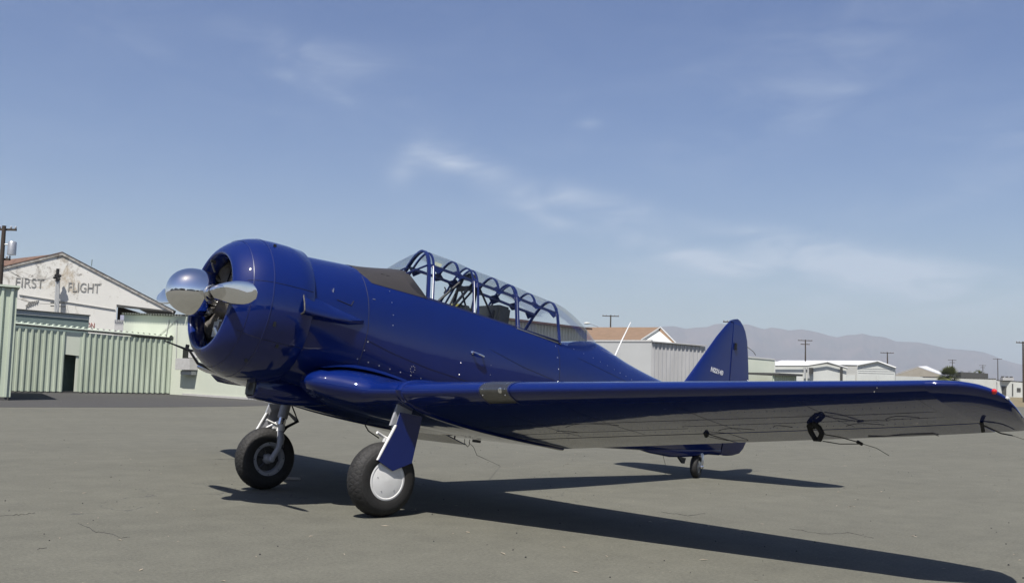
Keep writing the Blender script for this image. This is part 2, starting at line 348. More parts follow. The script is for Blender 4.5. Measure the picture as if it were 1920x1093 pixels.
def peeling():
    m = bpy.data.materials.new('peeling_white_paint'); m.use_nodes = True; t = m.node_tree; b = t.nodes['Principled BSDF']; L = t.links.new
    tc = N(t, 'ShaderNodeTexCoord')
    def nz(s, d=6, r=.6, loc=(0, 0, 0), st=(1, 1, 1)):
        mp = N(t, 'ShaderNodeMapping'); L(tc.outputs['Object'], mp.inputs[0]); mp.inputs['Location'].default_value = loc; mp.inputs['Scale'].default_value = st
        n = N(t, 'ShaderNodeTexNoise'); L(mp.outputs[0], n.inputs[0]); n.inputs['Scale'].default_value = s; n.inputs['Detail'].default_value = d; n.inputs['Roughness'].default_value = r; n.inputs['Distortion'].default_value = .4; return n.outputs[0]
    def mixc(f, a, c):
        x = N(t, 'ShaderNodeMix', data_type='RGBA'); L(f, x.inputs[0])
        if isinstance(a, tuple): x.inputs[6].default_value = (*a, 1)
        else: L(a, x.inputs[6])
        x.inputs[7].default_value = (*c, 1); return x.outputs[2]
    base = mixc(nz(.35), (.66, .645, .60), (.57, .56, .51))
    up = N(t, 'ShaderNodeSeparateXYZ'); L(tc.outputs['Object'], up.inputs[0])
    hi = mth(t, 'MULTIPLY', mth(t, 'SUBTRACT', up.outputs[2], 5.0), .035)          # the paint has peeled most high up
    def mask(n, th, gain): return mth(t, 'MINIMUM', mth(t, 'MAXIMUM', mth(t, 'MULTIPLY', mth(t, 'SUBTRACT', mth(t, 'ADD', n, hi), th), gain), 0.0), 1.0)
    c = mixc(mth(t, 'MULTIPLY', mask(nz(1.15, 7, .68), .62, 11), .7), base, (.29, .265, .225))
    c = mixc(mth(t, 'MULTIPLY', mask(nz(.55, 7, .7, (5, 2, 1)), .66, 12), .7), c, (.33, .25, .15))
    c = mixc(mth(t, 'MULTIPLY', mask(nz(2.6, 6, .7, (1, 7, 3)), .69, 18), .7), c, (.15, .135, .12))
    L(c, b.inputs['Base Color']); b.inputs['Roughness'].default_value = .85
    bp = N(t, 'ShaderNodeBump'); bp.inputs['Strength'].default_value = .4; bp.inputs['Distance'].default_value = .03; L(nz(1.15, 7, .68), bp.inputs['Height']); L(bp.outputs[0], b.inputs['Normal'])
    return m
PEEL = peeling()
FADED = mat('faded_grey_lettering', (.19, .185, .175), .85, var=.9, vscale=2.4, color2=(.52, .51, .47))
FRED = mat('faded_red_lettering', (.42, .10, .08), .85, var=.3, vscale=4)

def nrm(A, B):                               # horizontal normal of wall AB that faces the camera
    A = np.array(A, float); B = np.array(B, float); d = B-A; n = np.array([-d[1], d[0], 0.0]); n /= np.linalg.norm(n)
    return n if n @ (CAM-A) > 0 else -n
def wall_panel(mb, A, B, zA0, zA1, zB0, zB1, thick=.15, out=0.0):
    n = nrm(A, B); A = np.array(A, float)+n*out; B = np.array(B, float)+n*out
    q = [(A[0], A[1], zA0), (B[0], B[1], zB0), (B[0], B[1], zB1), (A[0], A[1], zA1)]
    mb.prism(q, -n*thick); return mb
def corrugated(name, parent, A, B, z0, zA, zB, m, pitch=.26, depth=.05, per=4, out=0.0, gap=.004, lean=0):
    """sheets of 'per' ribs, each its own part"""
    A = np.array(A, float); B = np.array(B, float); n = nrm(A, B); A = A+n*out; B = B+n*out
    Ltot = np.linalg.norm((B-A)[:2]); d = (B-A)/Ltot; nr = max(1, int(round(Ltot/pitch))); p = Ltot/nr
    prof = [(0.0, 0), (.42, 0), (.55, 1), (.80, 1), (.93, 0)]
    r = 0
    while r < nr:
        k = min(per, nr-r); mb = MB(); lo = []; hi = []
        pts = []
        for i in range(k):
            for u, h in prof: pts.append(((r+i+u)*p, h*depth))
        pts.append(((r+k)*p-gap, 0))
        j = random.uniform(-.004, .004)
        for s_, h in pts:
            q = A+d*s_+n*(h+j); zt = zA+(zB-zA)*s_/Ltot
            lo.append((q[0], q[1], z0)); hi.append((q[0], q[1], zt))
        mb.loft([lo, hi], closed=False)
        mb.build(name, m, parent, smooth=False); r += k

# ------------------------------------------------------------------ left foreground hangar corner
lf = empty('metal_hangar', ground_at(10, 36.0)); lf.location = (0, 0, 0)
tag(lf, 'tall pale green corrugated metal hangar corner at the left edge, nearest of the green sheds', 'hangar')
B1 = ground_at(19, 36.0); B0 = ground_at(-420, 33.5)
zt = at(34, 540.5, 36.0)[2]
Bc = ground_at(33, 36.6)
corrugated('metal_sheet', lf, B0, B1, .12, zt+.25, zt, MINT, pitch=.30, depth=.085, per=3)
corr_in = MB(); wall_panel(corr_in, B0, B1, 0.0, zt+.2, 0.0, zt-.05, .1, -.02); corr_in.build('backing_wall', DARKI, lf, smooth=False)
pl = MB(); n0 = nrm(B0, B1); vB = (B1-CAM)*[1, 1, 0]; vB /= np.linalg.norm(vB); b3 = B1+vB*9.0-RT*[1, 1, 0]*.25
pl.prism([(B1[0], B1[1], .12), (b3[0], b3[1], .12), (b3[0], b3[1], zt), (B1[0], B1[1], zt)], (B1-B0)/np.linalg.norm(B1-B0)*.06); pl.build('side_wall', MINT, lf, smooth=False)
rf = MB(); d0 = (B1-B0)/np.linalg.norm(B1-B0)
rf.prism([B0+n0*.15+[0, 0, zt+.30], B1+n0*.15+d0*.15+[0, 0, zt+.03], b3+[0, 0, zt+.03], B0-n0*9+[0, 0, zt+.30]], (0, 0, .07)); rf.build('roof_edge', MINT, lf, smooth=False)
ft = MB(); ft.prism([B0+n0*.05, B1+n0*.05, B1-n0*.3, B0-n0*.3], (0, 0, .115)); ft.build('footing', TRIM, lf, smooth=False)

# ------------------------------------------------------------------ row of low mint hangars with corrugated sliding doors
H0, H1 = ground_at(-60, 45.3), ground_at(334, 50.6)
row = empty('low_hangar'); tag(row, 'low mint green hangar with corrugated sliding doors and a dark gap between them', 'hangar')
def hp(px, py): return on_wall(px, py, H0, H1)
ztop = lambda px: on_wall(px, 600, H0, H1)
def topz(px, py): return hp(px, py)[2]
dA0, dA1 = hp(-40, 700), hp(119, 700); dB0, dB1 = hp(146, 700), hp(331, 700)
for p in (dA0, dA1, dB0, dB1): p[2] = 0
corrugated('door_sheet', row, dA0, dA1, .05, topz(20, 612), topz(120, 622), MINT, pitch=.27, depth=.065, per=4)
corrugated('door_sheet', row, dB0, dB1, .05, topz(146, 623), topz(331, 639), MINT, pitch=.262, depth=.065, per=4)
mb = MB(); c0, c1 = hp(119, 700), hp(146, 700); c0[2] = c1[2] = 0
wall_panel(mb, c0, hp(153, 700), topz(121, 664), topz(121, 622), topz(153, 668), topz(153, 625), .1, -.01); mb.build('header_panel', MINTS, row, smooth=False)
mb = MB(); wall_panel(mb, hp(141, 700)*[1, 1, 0], hp(150, 700)*[1, 1, 0], .03, topz(150, 668), .03, topz(150, 668), .06, -.05); mb.build('door_post', MINTS, row, smooth=False)
mb = MB(); nH = nrm(H0, H1); wall_panel(mb, H0, H1, 0, topz(0, 612), 0, topz(334, 641), .1, -.7); mb.build('inner_wall', mat('dark_green_interior', (.14, .20, .15), .8, var=.2, vscale=2), row, smooth=False)
mb = MB(); wall_panel(mb, H0, H1, 0, .07, 0, .07, .2, .012); mb.build('door_sill', TRIM, row, smooth=False)
# corrugated awning over the doors
def awning(pxs, pys, out, drop, name, m, pitch=.27):
    A = on_wall(pxs[0], pys[0], H0, H1); B = on_wall(pxs[1], pys[1], H0, H1)
    L_ = np.linalg.norm((B-A)[:2]); nr = int(L_/pitch); d = (B-A)/nr
    i = 0
    while i < nr:
        k = min(6, nr-i); top = []; bot = []
        for j in range(k):
            for u, h in ((0, 0), (.3, 0), (.45, 1), (.75, 1), (.9, 0)):
                q = A+d*(i+j+u)+np.array([0, 0, h*.055]); top.append(q-nH*.25+np.array([0, 0, drop])); bot.append(q+nH*out)
        q = A+d*(i+k-.02); top.append(q-nH*.25+np.array([0, 0, drop])); bot.append(q+nH*out)
        MB().loft([top, bot], closed=False).build(name, m, row, smooth=False); i += k
awning((-50, 334), (597.5, 632), .11, .035, 'awning_sheet', MINT)
mb = MB(); A = hp(-50, 599); B = hp(334, 634); mb.prism([A+nH*.10, B+nH*.10, B+nH*.10-[0, 0, .05], A+nH*.10-[0, 0, .05]], -nH*.04); mb.build('awning_rail', TRIM, row, smooth=False)
# roof behind the awning
mb = MB(); A = hp(-50, 596)-nH*.1; B = hp(334, 630)-nH*.1
mb.prism([A-[0, 0, .1], B-[0, 0, .1], B-nH*4+[0, 0, .0], A-nH*2.2+[0, 0, .1]], (0, 0, -.05)); mb.build('roof', MINT, row, smooth=False)
# a second, taller box with grey-green fascia behind it
bx = empty('roof_box'); tag(bx, 'grey-green flat fascia box with pale top trim rising behind the corrugated awning', 'shed')
F0, F1 = ground_at(-30, 51.5), ground_at(160.5, 54.0)
fz0, fz1 = on_wall(32, 581, F0, F1)[2], on_wall(160, 592, F0, F1)[2]; fzz = fz0-(fz1-fz0)*.45
mb = MB(); wall_panel(mb, F0, F1, 0, fzz-.22, 0, fz1-.22, 3.0); mb.build('fascia', GREYG, bx, smooth=False)
mb = MB(); wall_panel(mb, F0, F1, fzz-.22, fzz, fz1-.22, fz1, 3.1, .05); mb.build('top_trim', mat('pale_trim', (.42, .46, .46), .6, var=.1, vscale=2), bx, smooth=False)
mb = MB(); dF = (F1-F0)/np.linalg.norm(F1-F0); wall_panel(mb, F0, F1+dF*.05, fzz+.003, fzz+.05, fz1+.003, fz1+.05, 3.2, .12); mb.build('cap', TRIM, bx, smooth=False)

# ------------------------------------------------------------------ pale mint building behind the nose
W0, W1 = ground_at(226, 53.5), ground_at(345, 49.6); W2 = ground_at(560, 42.6)
mint = empty('mint_building'); tag(mint, 'pale mint stucco hangar behind the propeller with a scalloped roof edge', 'building')
zA = on_wall(231, 590, W0, W1)[2]; zB = on_wall(345, 594, W0, W1)[2]
mb = MB(); wall_panel(mb, W0, W1, 0, zA, 0, zB, .3); mb.build('rear_wall', MINTS, mint, smooth=False)
mb = MB(); wall_panel(mb, W1, W2, 0, zB, 0, zB+.05, .3); mb.build('front_wall', MINTS, mint, smooth=False)
nW = nrm(W0, W1); nW2 = nrm(W1, W2)
def scallop(A, B, za, zb, n_, out):
    L_ = np.linalg.norm((B-A)[:2]); nr = int(L_/.25); top = []; bot = []
    for i in range(nr):
        for u, h in ((0, 0), (.25, 0), (.5, .10), (.75, .10)):
            s_ = (i+u)/nr; q = A+(B-A)*s_; z = za+(zb-za)*s_+h; top.append(np.array([q[0], q[1], z+.02])-n_*.3); bot.append(np.array([q[0], q[1], z])+n_*out)
    return MB().loft([top, bot], closed=False)
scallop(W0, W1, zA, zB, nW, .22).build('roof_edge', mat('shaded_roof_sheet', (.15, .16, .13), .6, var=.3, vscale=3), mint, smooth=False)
scallop(W1, W2, zB, zB+.05, nW2, .22).build('roof_edge', MATS['shaded_roof_sheet'], mint, smooth=False)
mb = MB(); wall_panel(mb, W1, W2, 0, .10, 0, .10, .3, .03); mb.build('plinth', BOXW, mint, smooth=False)
mb = MB()
for a, b in (((318, 600), (312, 634)), ((333, 600), (331, 690))): mb.tube([on_wall(*a, W0, W1)+nW*.03, on_wall(*b, W0, W1)+nW*.03], .018, 6)
mb.tube([on_wall(332, 600, W0, W1)+nW*.03, on_wall(294, 633, W0, W1)+nW*.03], .012, 6); mb.build('downpipe', GREYW, mint)
k0, k1 = on_wall(466, 742, W1, W2), on_wall(516, 745, W1, W2)
corrugated('skirt_sheet', mint, k0*[1, 1, 0], k1*[1, 1, 0], .12, .42, .42, OFFW, pitch=.13, depth=.03, per=5, out=.06)
# air conditioner with louvre
ac = empty('air_conditioner'); tag(ac, 'white window air conditioner under a black louvre on the mint wall behind the cowling', 'air conditioner')
Dw = (W2-W1)/np.linalg.norm(W2-W1)
def wbox(px0, py0, px1, py1, out0, out1, name, m, par):
    a = on_wall(px0, py0, W1, W2); c = on_wall(px1, py1, W1, W2); w = (c-a)@Dw; h = a[2]-c[2]; cc = (a+c)/2+nW2*(out0+out1)/2
    MB().box(cc, (w, out1-out0, h), [Dw, nW2, [0, 0, 1]]).build(name, m, par, smooth=False, bevel=.01)
wbox(345, 672, 371, 694, 0, .45, 'housing', BOXW, ac)
wbox(345, 653, 354, 673, .0, .06, 'louvre', BLACK, ac)
wbox(355, 655, 371, 671, .0, .04, 'cover_panel', BOXW, ac)
wbox(349, 695, 369, 703, .0, .30, 'drip_tray', GREYW, ac)
# small white roof hut
hut = empty('roof_hut'); tag(hut, 'small white box hut with a corrugated cap beside the dark hangar opening', 'hut')
p = at(220, 608, 58); q0 = ground_at(209, 58); q1 = ground_at(229, 58)
mb = MB(); wall_panel(mb, q0, q1, 2.0, at(219, 602.5, 58)[2], 2.0, at(219, 602.5, 58)[2], .6); mb.build('wall', BOXW, hut, smooth=False)
zc_ = at(219, 602.5, 58)[2]; corrugated('cap_sheet', hut, q0, q1, zc_, zc_+.10, zc_+.10, GREYC, pitch=.10, depth=.05, per=9, out=.05)
mb = MB(); wall_panel(mb, ground_at(219, 59), ground_at(231, 59), 2.0, at(224, 590, 59)[2], 2, at(224, 590, 59)[2], .4); mb.build('lilac_panel', mat('lilac_sheet', (.46, .46, .58), .6, var=.1, vscale=3), hut, smooth=False)

# ------------------------------------------------------------------ old gabled hangar with lettering
G0, G1 = ground_at(-60, 70.0), ground_at(352, 75.0)
old = empty('old_hangar'); tag(old, 'old white gabled hangar with peeling paint and faded FIRST FLIGHT lettering', 'hangar')
def gp(px, py, out=0.0): return on_wall(px, py, G0, G1)+nG*out
nG = nrm(G0, G1)
mb = MB()
op = [gp(218.5, 575.5), gp(218.5, 640)]
gable = [gp(-60, 640), gp(-60, 519), gp(6, 503), gp(117, 476.5), gp(160, 498), gp(240, 540), gp(325, 585)]
wl = gable+[gp(300, 583), gp(218.5, 575.5), gp(218.5, 640)]
for p in wl: pass
wl[0] = np.array([wl[0][0], wl[0][1], 0]); wl[-1] = np.array([wl[-1][0], wl[-1][1], 0])
mb.prism(wl, -nG*.35); mb.build('gable_wall', PEEL, old, smooth=False)
for (a, b) in (((117, 474.5), (325, 583)), ((-60, 517), (117, 474.5))):
    A = gp(*a, .0); B = gp(*b, .0)
    MB().prism([A+[0, 0, .03], B+[0, 0, .03], B-[0, 0, .16], A-[0, 0, .16]], nG*.08).build('barge_board', TRIMW, old, smooth=False)
A, B = gp(117, 473.5), gp(330, 584.5); MB().prism([A+nG*.10, B+nG*.10, B-nG*24, A-nG*24], (0, 0, .05)).build('roof', TRIM, old, smooth=False)
A, B = gp(117, 473.5), gp(-70, 519); MB().prism([A+nG*.10, B+nG*.10, B-nG*24, A-nG*24], (0, 0, .05)).build('roof', BROWN, old, smooth=False)
MB().prism([at(-60, 495, 92), at(112, 475.5, 77), at(112, 486, 75.6), at(-60, 530, 87)], (0, 0, -.08)).build('roof', BROWN, old, smooth=False)
op0, op1 = gp(216, 600)*[1, 1, 0], gp(352, 600)*[1, 1, 0]
mb = MB(); wall_panel(mb, op0, op1, 0, 6.0, 0, 4.6, .2, -5.0); mb.build('inner_wall', mat('brown_interior', (.11, .075, .05), .9, var=.3, vscale=1), old, smooth=False)
A, B = gp(218.5, 574), gp(322, 585.5); MB().prism([A, B, B+[0, 0, .09], A+[0, 0, .12]], nG*.08).build('lintel', TRIM, old, smooth=False)
G_up = (0, 0, 1); G_d = (G1-G0)/np.linalg.norm(G1-G0)
def gtext(name, body, px, py, hpx, pxend, m, par=old, shear=0):
    o = gp(px, py, .02); top = gp(px, py-hpx, .02); h = top[2]-o[2]
    e = gp(pxend, py, .02); want = (e-o)@G_d
    t = text_mesh(name, body, h/0.70, m, o, G_d, G_up, par, .012, 1.0, .0, shear)
    xs = [(np.array(v.co)-o)@G_d for v in t.data.vertices]; k = want/max(xs)
    for v in t.data.vertices:
        c = np.array(v.co); s_ = (c-o)@G_d; v.co = c+G_d*s_*(k-1)
    return t
gtext('lettering', 'FIRST', 27, 537.5, 18, 82, FADED); gtext('lettering', 'FLIGHT', 126, 546, 17.5, 187, FADED)
gtext('red_lettering', 'ON', 161, 614.5, 10, 177, FRED)
# grey painted flight scroll at the lower left of the wall: faded propeller-like marks
mb = MB()
for k in range(6):
    a0 = gp(49+k*4.0, 578-k*1.7, .012); a1 = gp(55+k*3.4, 566-k*.6, .012); mb.tube([a0, (a0+a1)/2+np.array([0, 0, .05]), a1], .045, 5)
mb.tube([gp(48, 573, .012), gp(60, 566, .012), gp(70, 568, .012)], .035, 5); mb.build('faded_wing_mark', FADED, old)
# ledge line across the wall
MB().prism([gp(36, 552, .01), gp(216, 580, .01), gp(216, 581, .01), gp(36, 553, .01)], nG*.06).build('wall_batten', mat('pale_batten', (.50, .49, .46), .8, var=.2, vscale=3), old, smooth=False)
MB().tube([gp(171, 498, -.3)+[0, 0, .0], gp(172, 491, -.3)+[0, 0, .2]], .03, 5).build('vent_pipe', GREYG, old)
# service mast fixed to the wall
mast = empty('service_mast'); tag(mast, 'pale service mast of parallel conduits in front of the faded lettered gable', 'mast')
for dx in (-3.2, 0.4, 3.6):
    a, b = gp(108+dx, 640, .55), gp(108+dx*.7+1, 523+abs(dx), .55); a[2] = 0
    MB().tube([a, b], .075 if dx else .05, 8).build('conduit', GREYW, mast)
mb = MB()
for k in range(9):
    c = gp(106+random.uniform(-7, 8), 520+random.uniform(-3, 5), .6); mb.revolve([(-.12, .03), (-.08, .09), (0, .10), (.08, .05), (.12, .03)], c, (random.uniform(-1, 1), random.uniform(-1, 1), .4), 8, True)
mb.box(gp(109, 517, .6), (.18, .18, .9)); mb.build('insulator', WIRE, mast)
for (y_) in (569, 575):
    MB().box(gp(110, y_, .5), (1.0, .12, .07), [G_d, nG, [0, 0, 1]]).build('bracket', TRIM, mast, smooth=False)
def wire(name, a, b, sag, r=.012, parent=None, m=WIRE, n=14):
    a = np.array(a, float); b = np.array(b, float); pts = []
    for i in range(n+1):
        s_ = i/n; pts.append(a+(b-a)*s_-np.array([0, 0, sag*4*s_*(1-s_)]))
    return MB().tube(pts, r, 5).build(name, m, parent)

# ------------------------------------------------------------------ utility poles
def upole(px, ytop, z, arm_w, label, arms=(0.25,), r=.15, rot=None, tilt=0.0, transformer=False, cat='utility pole', armpx=0, group='utility poles'):
    b = ground_at(px, z); top = at(px, ytop, z)
    base = empty('utility_pole', b); tag(base, label, cat, group)
    h = top[2]
    MB().tube([(0, 0, 0), (tilt*.5, 0, h*.5), (tilt, 0, h)], [r, r*.85, r*.65], 10).build('pole', WOOD, base)
    d = RT*[1, 1, 0]; d /= np.linalg.norm(d)
    if rot: c, s_ = math.cos(rot), math.sin(rot); d = np.array([c*d[0]-s_*d[1], s_*d[0]+c*d[1], 0])
    f = np.array([-d[1], d[0], 0])
    for a in arms:
        MB().box((d[0]*armpx+f[0]*r, d[1]*armpx+f[1]*r, h-a), (arm_w*(1 if a < .5 else .62), .10, .12), [d, f, [0, 0, 1]]).build('crossarm', WOOD, base, smooth=False)
        for k in (-.46, -.25, .25, .46):
            q = d*(arm_w*k*(1 if a < .5 else .62)+armpx)+f*r
            MB().revolve([(0, .03), (.05, .06), (.12, .055), (.16, .02)], (q[0], q[1], h-a+.06), (0, 0, 1), 8, True).build('insulator', INSUL, base)
    if transformer:
        q = d*.55; MB().revolve([(-.42, .05), (-.40, .24), (.32, .24), (.38, .20), (.42, .04)], (q[0], q[1], h-transformer), (0, 0, 1), 16, True).build('transformer', GALV, base)
        MB().tube([(0, 0, h-transformer+.2), (q[0]*.7, q[1]*.7, h-transformer+.2)], .04, 6).build('bracket', GALV, base)
    return base, b, h
lp, lpb, lph = upole(1, 420, 58, 1.3, 'dark wooden utility pole with a transformer beside the old gabled hangar', arms=(.20, 1.95), r=.17, transformer=1.30, tilt=-.0)
lpx = at(8, 421, 58); lp.location = ground_at(-12, 58); 
def ltop(px, py): return at(px, py, 58)
wire('power_line', ltop(4, 500), gp(108, 519, .6), .55, .012); wire('power_line', ltop(4, 494), gp(110, 512, .6), .8, .012); wire('power_line', ltop(5, 548), gp(106, 570, .6), .25, .012)
for o in [o for o in COL.objects if o.name.startswith('power_line')]:
    tag(o, None, 'power line', 'service wires to the gable')
for nm, lb in (('power_line', 'lower thin wire sagging from the left pole to the service mast'), ('power_line.001', 'upper thin wire sagging from the left pole to the service mast'), ('power_line.002', 'nearly level thin wire low across the lettered gable')): bpy.data.objects[nm]['label'] = lb
upole(1143, 590, 150, 2.5, 'utility pole above the tan roof, just right of the canopy', arms=(.15,))
upole(1372, 601, 113, 2.0, 'utility pole mostly hidden behind the tail fin', arms=(.12, .75))
upole(1510, 636.5, 174, 2.5, 'tall utility pole with two crossarms in front of the white hangars', arms=(.15, .8))
upole(1664, 660, 196, 2.6, 'utility pole at the right end of the white gabled hangars', arms=(.15,))
upole(1786, 674, 300, 2.5, 'distant utility pole rising behind the larger palm', arms=(.15, .9))
upole(1843, 684, 350, 2.4, 'short distant utility pole beside the small palm', arms=(.2, .9))
upole(1871, 672, 290, 2.6, 'distant utility pole above the long white building', arms=(.15,))
upole(1919, 640, 128, 1.6, 'utility pole with transformer at the right edge', arms=(.15,), transformer=1.3)

# street lamp
sl_ = empty('street_lamp', ground_at(1141, 138)); tag(sl_, 'curved-arm street lamp above the tan roof beside the canopy', 'street lamp')
lb = ground_at(1141, 138); pts = [(1141, 700), (1139, 632), (1131, 620), (1120, 612), (1106, 607)]
P_ = [at(a, b, 138)-lb for a, b in pts]; P_[0] = np.array([0, 0, 0.0])
MB().tube(P_, [.09, .07, .05, .045, .04], 8).build('arm', GALV, sl_)
c = at(1101, 606, 138)-lb; MB().revolve([(-.45, .03), (-.35, .12), (0, .16), (.35, .10), (.42, .03)], c, RT, 12, True).build('luminaire', OFFW, sl_)

# ------------------------------------------------------------------ right background buildings
def gable_bld(name, label, cat, pts, wallm, roofm, depthvec, parts=None):
    pass
# corrugated cream hangar seen through the canopy
ch_ = empty('cream_hangar'); tag(ch_, 'long cream corrugated hangar seen through the cockpit glass', 'hangar')
C0, C1 = ground_at(925, 66), ground_at(1098, 76)
za, zb = on_wall(935, 599, C0, C1)[2], on_wall(1085, 617, C0, C1)[2]
corrugated('metal_sheet', ch_, C0, C1, .05, za, zb, CREAM, pitch=.42, depth=.10, per=4)
n_ = nrm(C0, C1); MB().prism([C0+n_*.5+[0, 0, za], C1+n_*.5+[0, 0, zb], C1-n_*6+[0, 0, zb+.4], C0-n_*6+[0, 0, za+.4]], (0, 0, .14)).build('roof', BROWN, ch_, smooth=False)
mb = MB(); wall_panel(mb, C0, C1, 0, za-.05, 0, zb-.05, .1, -.05); mb.build('backing_wall', CREAM, ch_, smooth=False)
# grey hangar
gh = empty('grey_hangar'); tag(gh, 'pale grey hangar with a smooth end wall and a corrugated door side behind the tail', 'hangar')
D0, D1, D2 = ground_at(1075, 92), ground_at(1220.5, 87), ground_at(1322, 88)
z0_, z1_, z2_ = on_wall(1100, 633, D0, D1)[2], on_wall(1220, 638.5, D0, D1)[2], on_wall(1321, 648, D1, D2)[2]
mb = MB(); wall_panel(mb, D0, D1, 0, z1_, 0, z1_, .2); mb.build('end_wall', GREYW, gh, smooth=False)
mb = MB(); wall_panel(mb, D0, D1, z1_-.10, z1_+.06, z1_-.10, z1_+.06, .3, .05); mb.build('roof_trim', BOXW, gh, smooth=False)
corrugated('door_sheet', gh, D1, D2, .05, z1_-.15, z2_-.1, GREYC, pitch=.36, depth=.09, per=4)
nD = nrm(D1, D2); mb = MB(); wall_panel(mb, D1, D2, 0, z1_-.1, 0, z2_-.1, .2, -.05); mb.build('backing_wall', GREYC, gh, smooth=False)
MB().prism([D1+nD*.28+[0, 0, z1_-.12], D2+nD*.28+[0, 0, z2_-.05], D2-nD*8+[0, 0, z2_+.1], D1-nD*8+[0, 0, z1_+.05]], (0, 0, .09)).build('roof', GREYC, gh, smooth=False)
# tan roofed house
th = empty('tan_roof_building'); tag(th, 'white gabled building with a tan shingled roof behind the grey hangar', 'building')
R0, R1 = at(1040, 613.5, 140), at(1237, 613.5, 131); E0, E1 = at(1030, 636, 134), at(1200, 637.5, 124); E2 = at(1266, 643, 127)
MB().prism([R0, R1, E1, E0], (0, 0, -.12)).build('roof', TAN, th, smooth=False)
MB().prism([R1+[0, 0, -.15], E2, np.array([E2[0], E2[1], 0]), np.array([E1[0], E1[1], 0]), E1+[0, 0, -.12]], -nrm(E1, E2)*.3).build('gable_wall', OFFW, th, smooth=False)
for a, b in ((R1, E1), (R1, E2)): MB().tube([a+nrm(E1, E2)*.15, b+nrm(E1, E2)*.15], .09, 4).build('barge_board', GREYW, th, smooth=False)
MB().prism([np.array([E0[0], E0[1], 0]), np.array([E1[0], E1[1], 0]), E1-[0, 0, .15], E0-[0, 0, .15]], (RT*-.0+FW*.3)*[1, 1, 0]).build('front_wall', OFFW, th, smooth=False)
rb = R0+(R1-R0)*0+FW*9*[1, 1, 0]; rb2 = R1+FW*9*[1, 1, 0]
MB().prism([R0, R1, E2+[0, 0, 0], E2+(R0-R1)], (0, 0, -.1)).build('roof', TAN, th, smooth=False)

# light green hangar right of the fin
lg = empty('light_green_hangar'); tag(lg, 'light green flat-topped hangar directly right of the tail fin', 'hangar')
g0, g1 = ground_at(1330, 108), ground_at(1452, 112)
zz = on_wall(1452, 675, g0, g1)[2]; zy = on_wall(1403, 670, g0, g1)[2]
mb = MB(); wall_panel(mb, g0, g1, 0, zy+.15, 0, zz, .2); mb.build('wall', MINTS, lg, smooth=False)
mb = MB(); wall_panel(mb, g0, g1, zy+.15, zy+.33, zz, zz+.12, .3, .06); mb.build('roof_trim', OFFW, lg, smooth=False)
ng = nrm(g0, g1); MB().prism([g1+[0, 0, 0], g1-ng*8, g1-ng*8+[0, 0, zz], g1+[0, 0, zz]], (RT*.1)*[1, 1, 0]).build('side_wall', OFFW, lg, smooth=False)
MB().prism([g0+[0, 0, zy+.2], g1+[0, 0, zz+.02], g1-ng*9+[0, 0, zz+.3], g0-ng*9+[0, 0, zy+.5]], (0, 0, .05)).build('roof', OFFW, lg, smooth=False)
# small lean-to
lt = empty('lean_to'); tag(lt, 'low lean-to with a dark grey roof edge between the light green and white hangars', 'shed')
g0, g1 = ground_at(1448, 106), ground_at(1493, 109)
za, zb = on_wall(1453, 703, g0, g1)[2], on_wall(1492, 705, g0, g1)[2]
corrugated('metal_sheet', lt, g0, g1, .05, za, zb, MINT, pitch=.4, depth=.08, per=3)
n_ = nrm(g0, g1); MB().prism([g0+n_*.8+[0, 0, za], g1+n_*.8+[0, 0, zb], g1+n_*.8+[0, 0, zb+.22], g0+n_*.8+[0, 0, za+.22]], -n_*4).build('roof', TRIM, lt, smooth=False)
# white hangars
def pg(A, B, pts, m, name, par, thick=.3):
    q = [on_wall(px, py, A, B) if py is not None else on_wall(px, 700, A, B)*[1, 1, 0] for px, py in pts]
    return MB().prism(q, -nrm(A, B)*thick).build(name, m, par, smooth=False)
wa = empty('white_hangar'); tag(wa, 'white hangar with a low gable and a small dark eave behind the tall pole', 'hangar')
a0, a1 = ground_at(1440, 150), ground_at(1590, 150)
pg(a0, a1, [(1440, None), (1440, 686), (1512, 686), (1550, 679.5), (1587, 691), (1587, None)], OFFW, 'gable_wall', wa)
p_, q_, r_ = at(1512, 685, 150), at(1550, 678.5, 150), at(1588, 690, 150); bk = FW*[1, 1, 0]*14-RT*[1, 1, 0]*6.5
MB().prism([p_, q_, q_+bk, p_+bk], (0, 0, .1)).build('roof', WROOF, wa, smooth=False)
l_ = at(1440, 685, 150); MB().prism([l_, p_, p_+bk+[0, 0, 1.0], l_+bk+[0, 0, 1.2]], (0, 0, .1)).build('roof', WROOF, wa, smooth=False)
MB().prism([q_, r_, r_+bk, q_+bk], (0, 0, .1)).build('roof', TRIM, wa, smooth=False)
for a, b in ((p_, q_), (q_, r_)): MB().tube([a-FW*.3, b-FW*.3], .14, 4).build('barge_board', GREYW, wa, smooth=False)
MB().tube([l_-FW*.3, p_-FW*.3], .12, 4).build('eave', GREYW, wa, smooth=False)
for px in (1509, 1516): MB().box(at(px, 699, 149.7), (.25, .25, 1.6)).build('downpipe', GREYW, wa, smooth=False)
MB().box(at(1521, 695, 149.6), (.5, .4, .9)).build('wall_fitting', TRIM, wa, smooth=False)
MB().box(at(1577.5, 703, 149.6), (.25, .3, 2.2)).build('wall_fitting', TRIM, wa, smooth=False)
wb = empty('gabled_hangar'); tag(wb, 'larger white hangar with a long bright roof and right-hand gable', 'hangar')
b0, b1 = ground_at(1580, 172), ground_at(1680, 166)
pg(b0, b1, [(1607, None), (1607, 685.5), (1645, 678), (1678, 690), (1678, None)], OFFW, 'gable_wall', wb)
pg(b0, b1, [(1580, None), (1580, 686.5), (1607, 686.5), (1607, None)], mat('shaded_side_wall', (.60, .60, .56), .6, var=.1, vscale=.4), 'side_wall', wb)
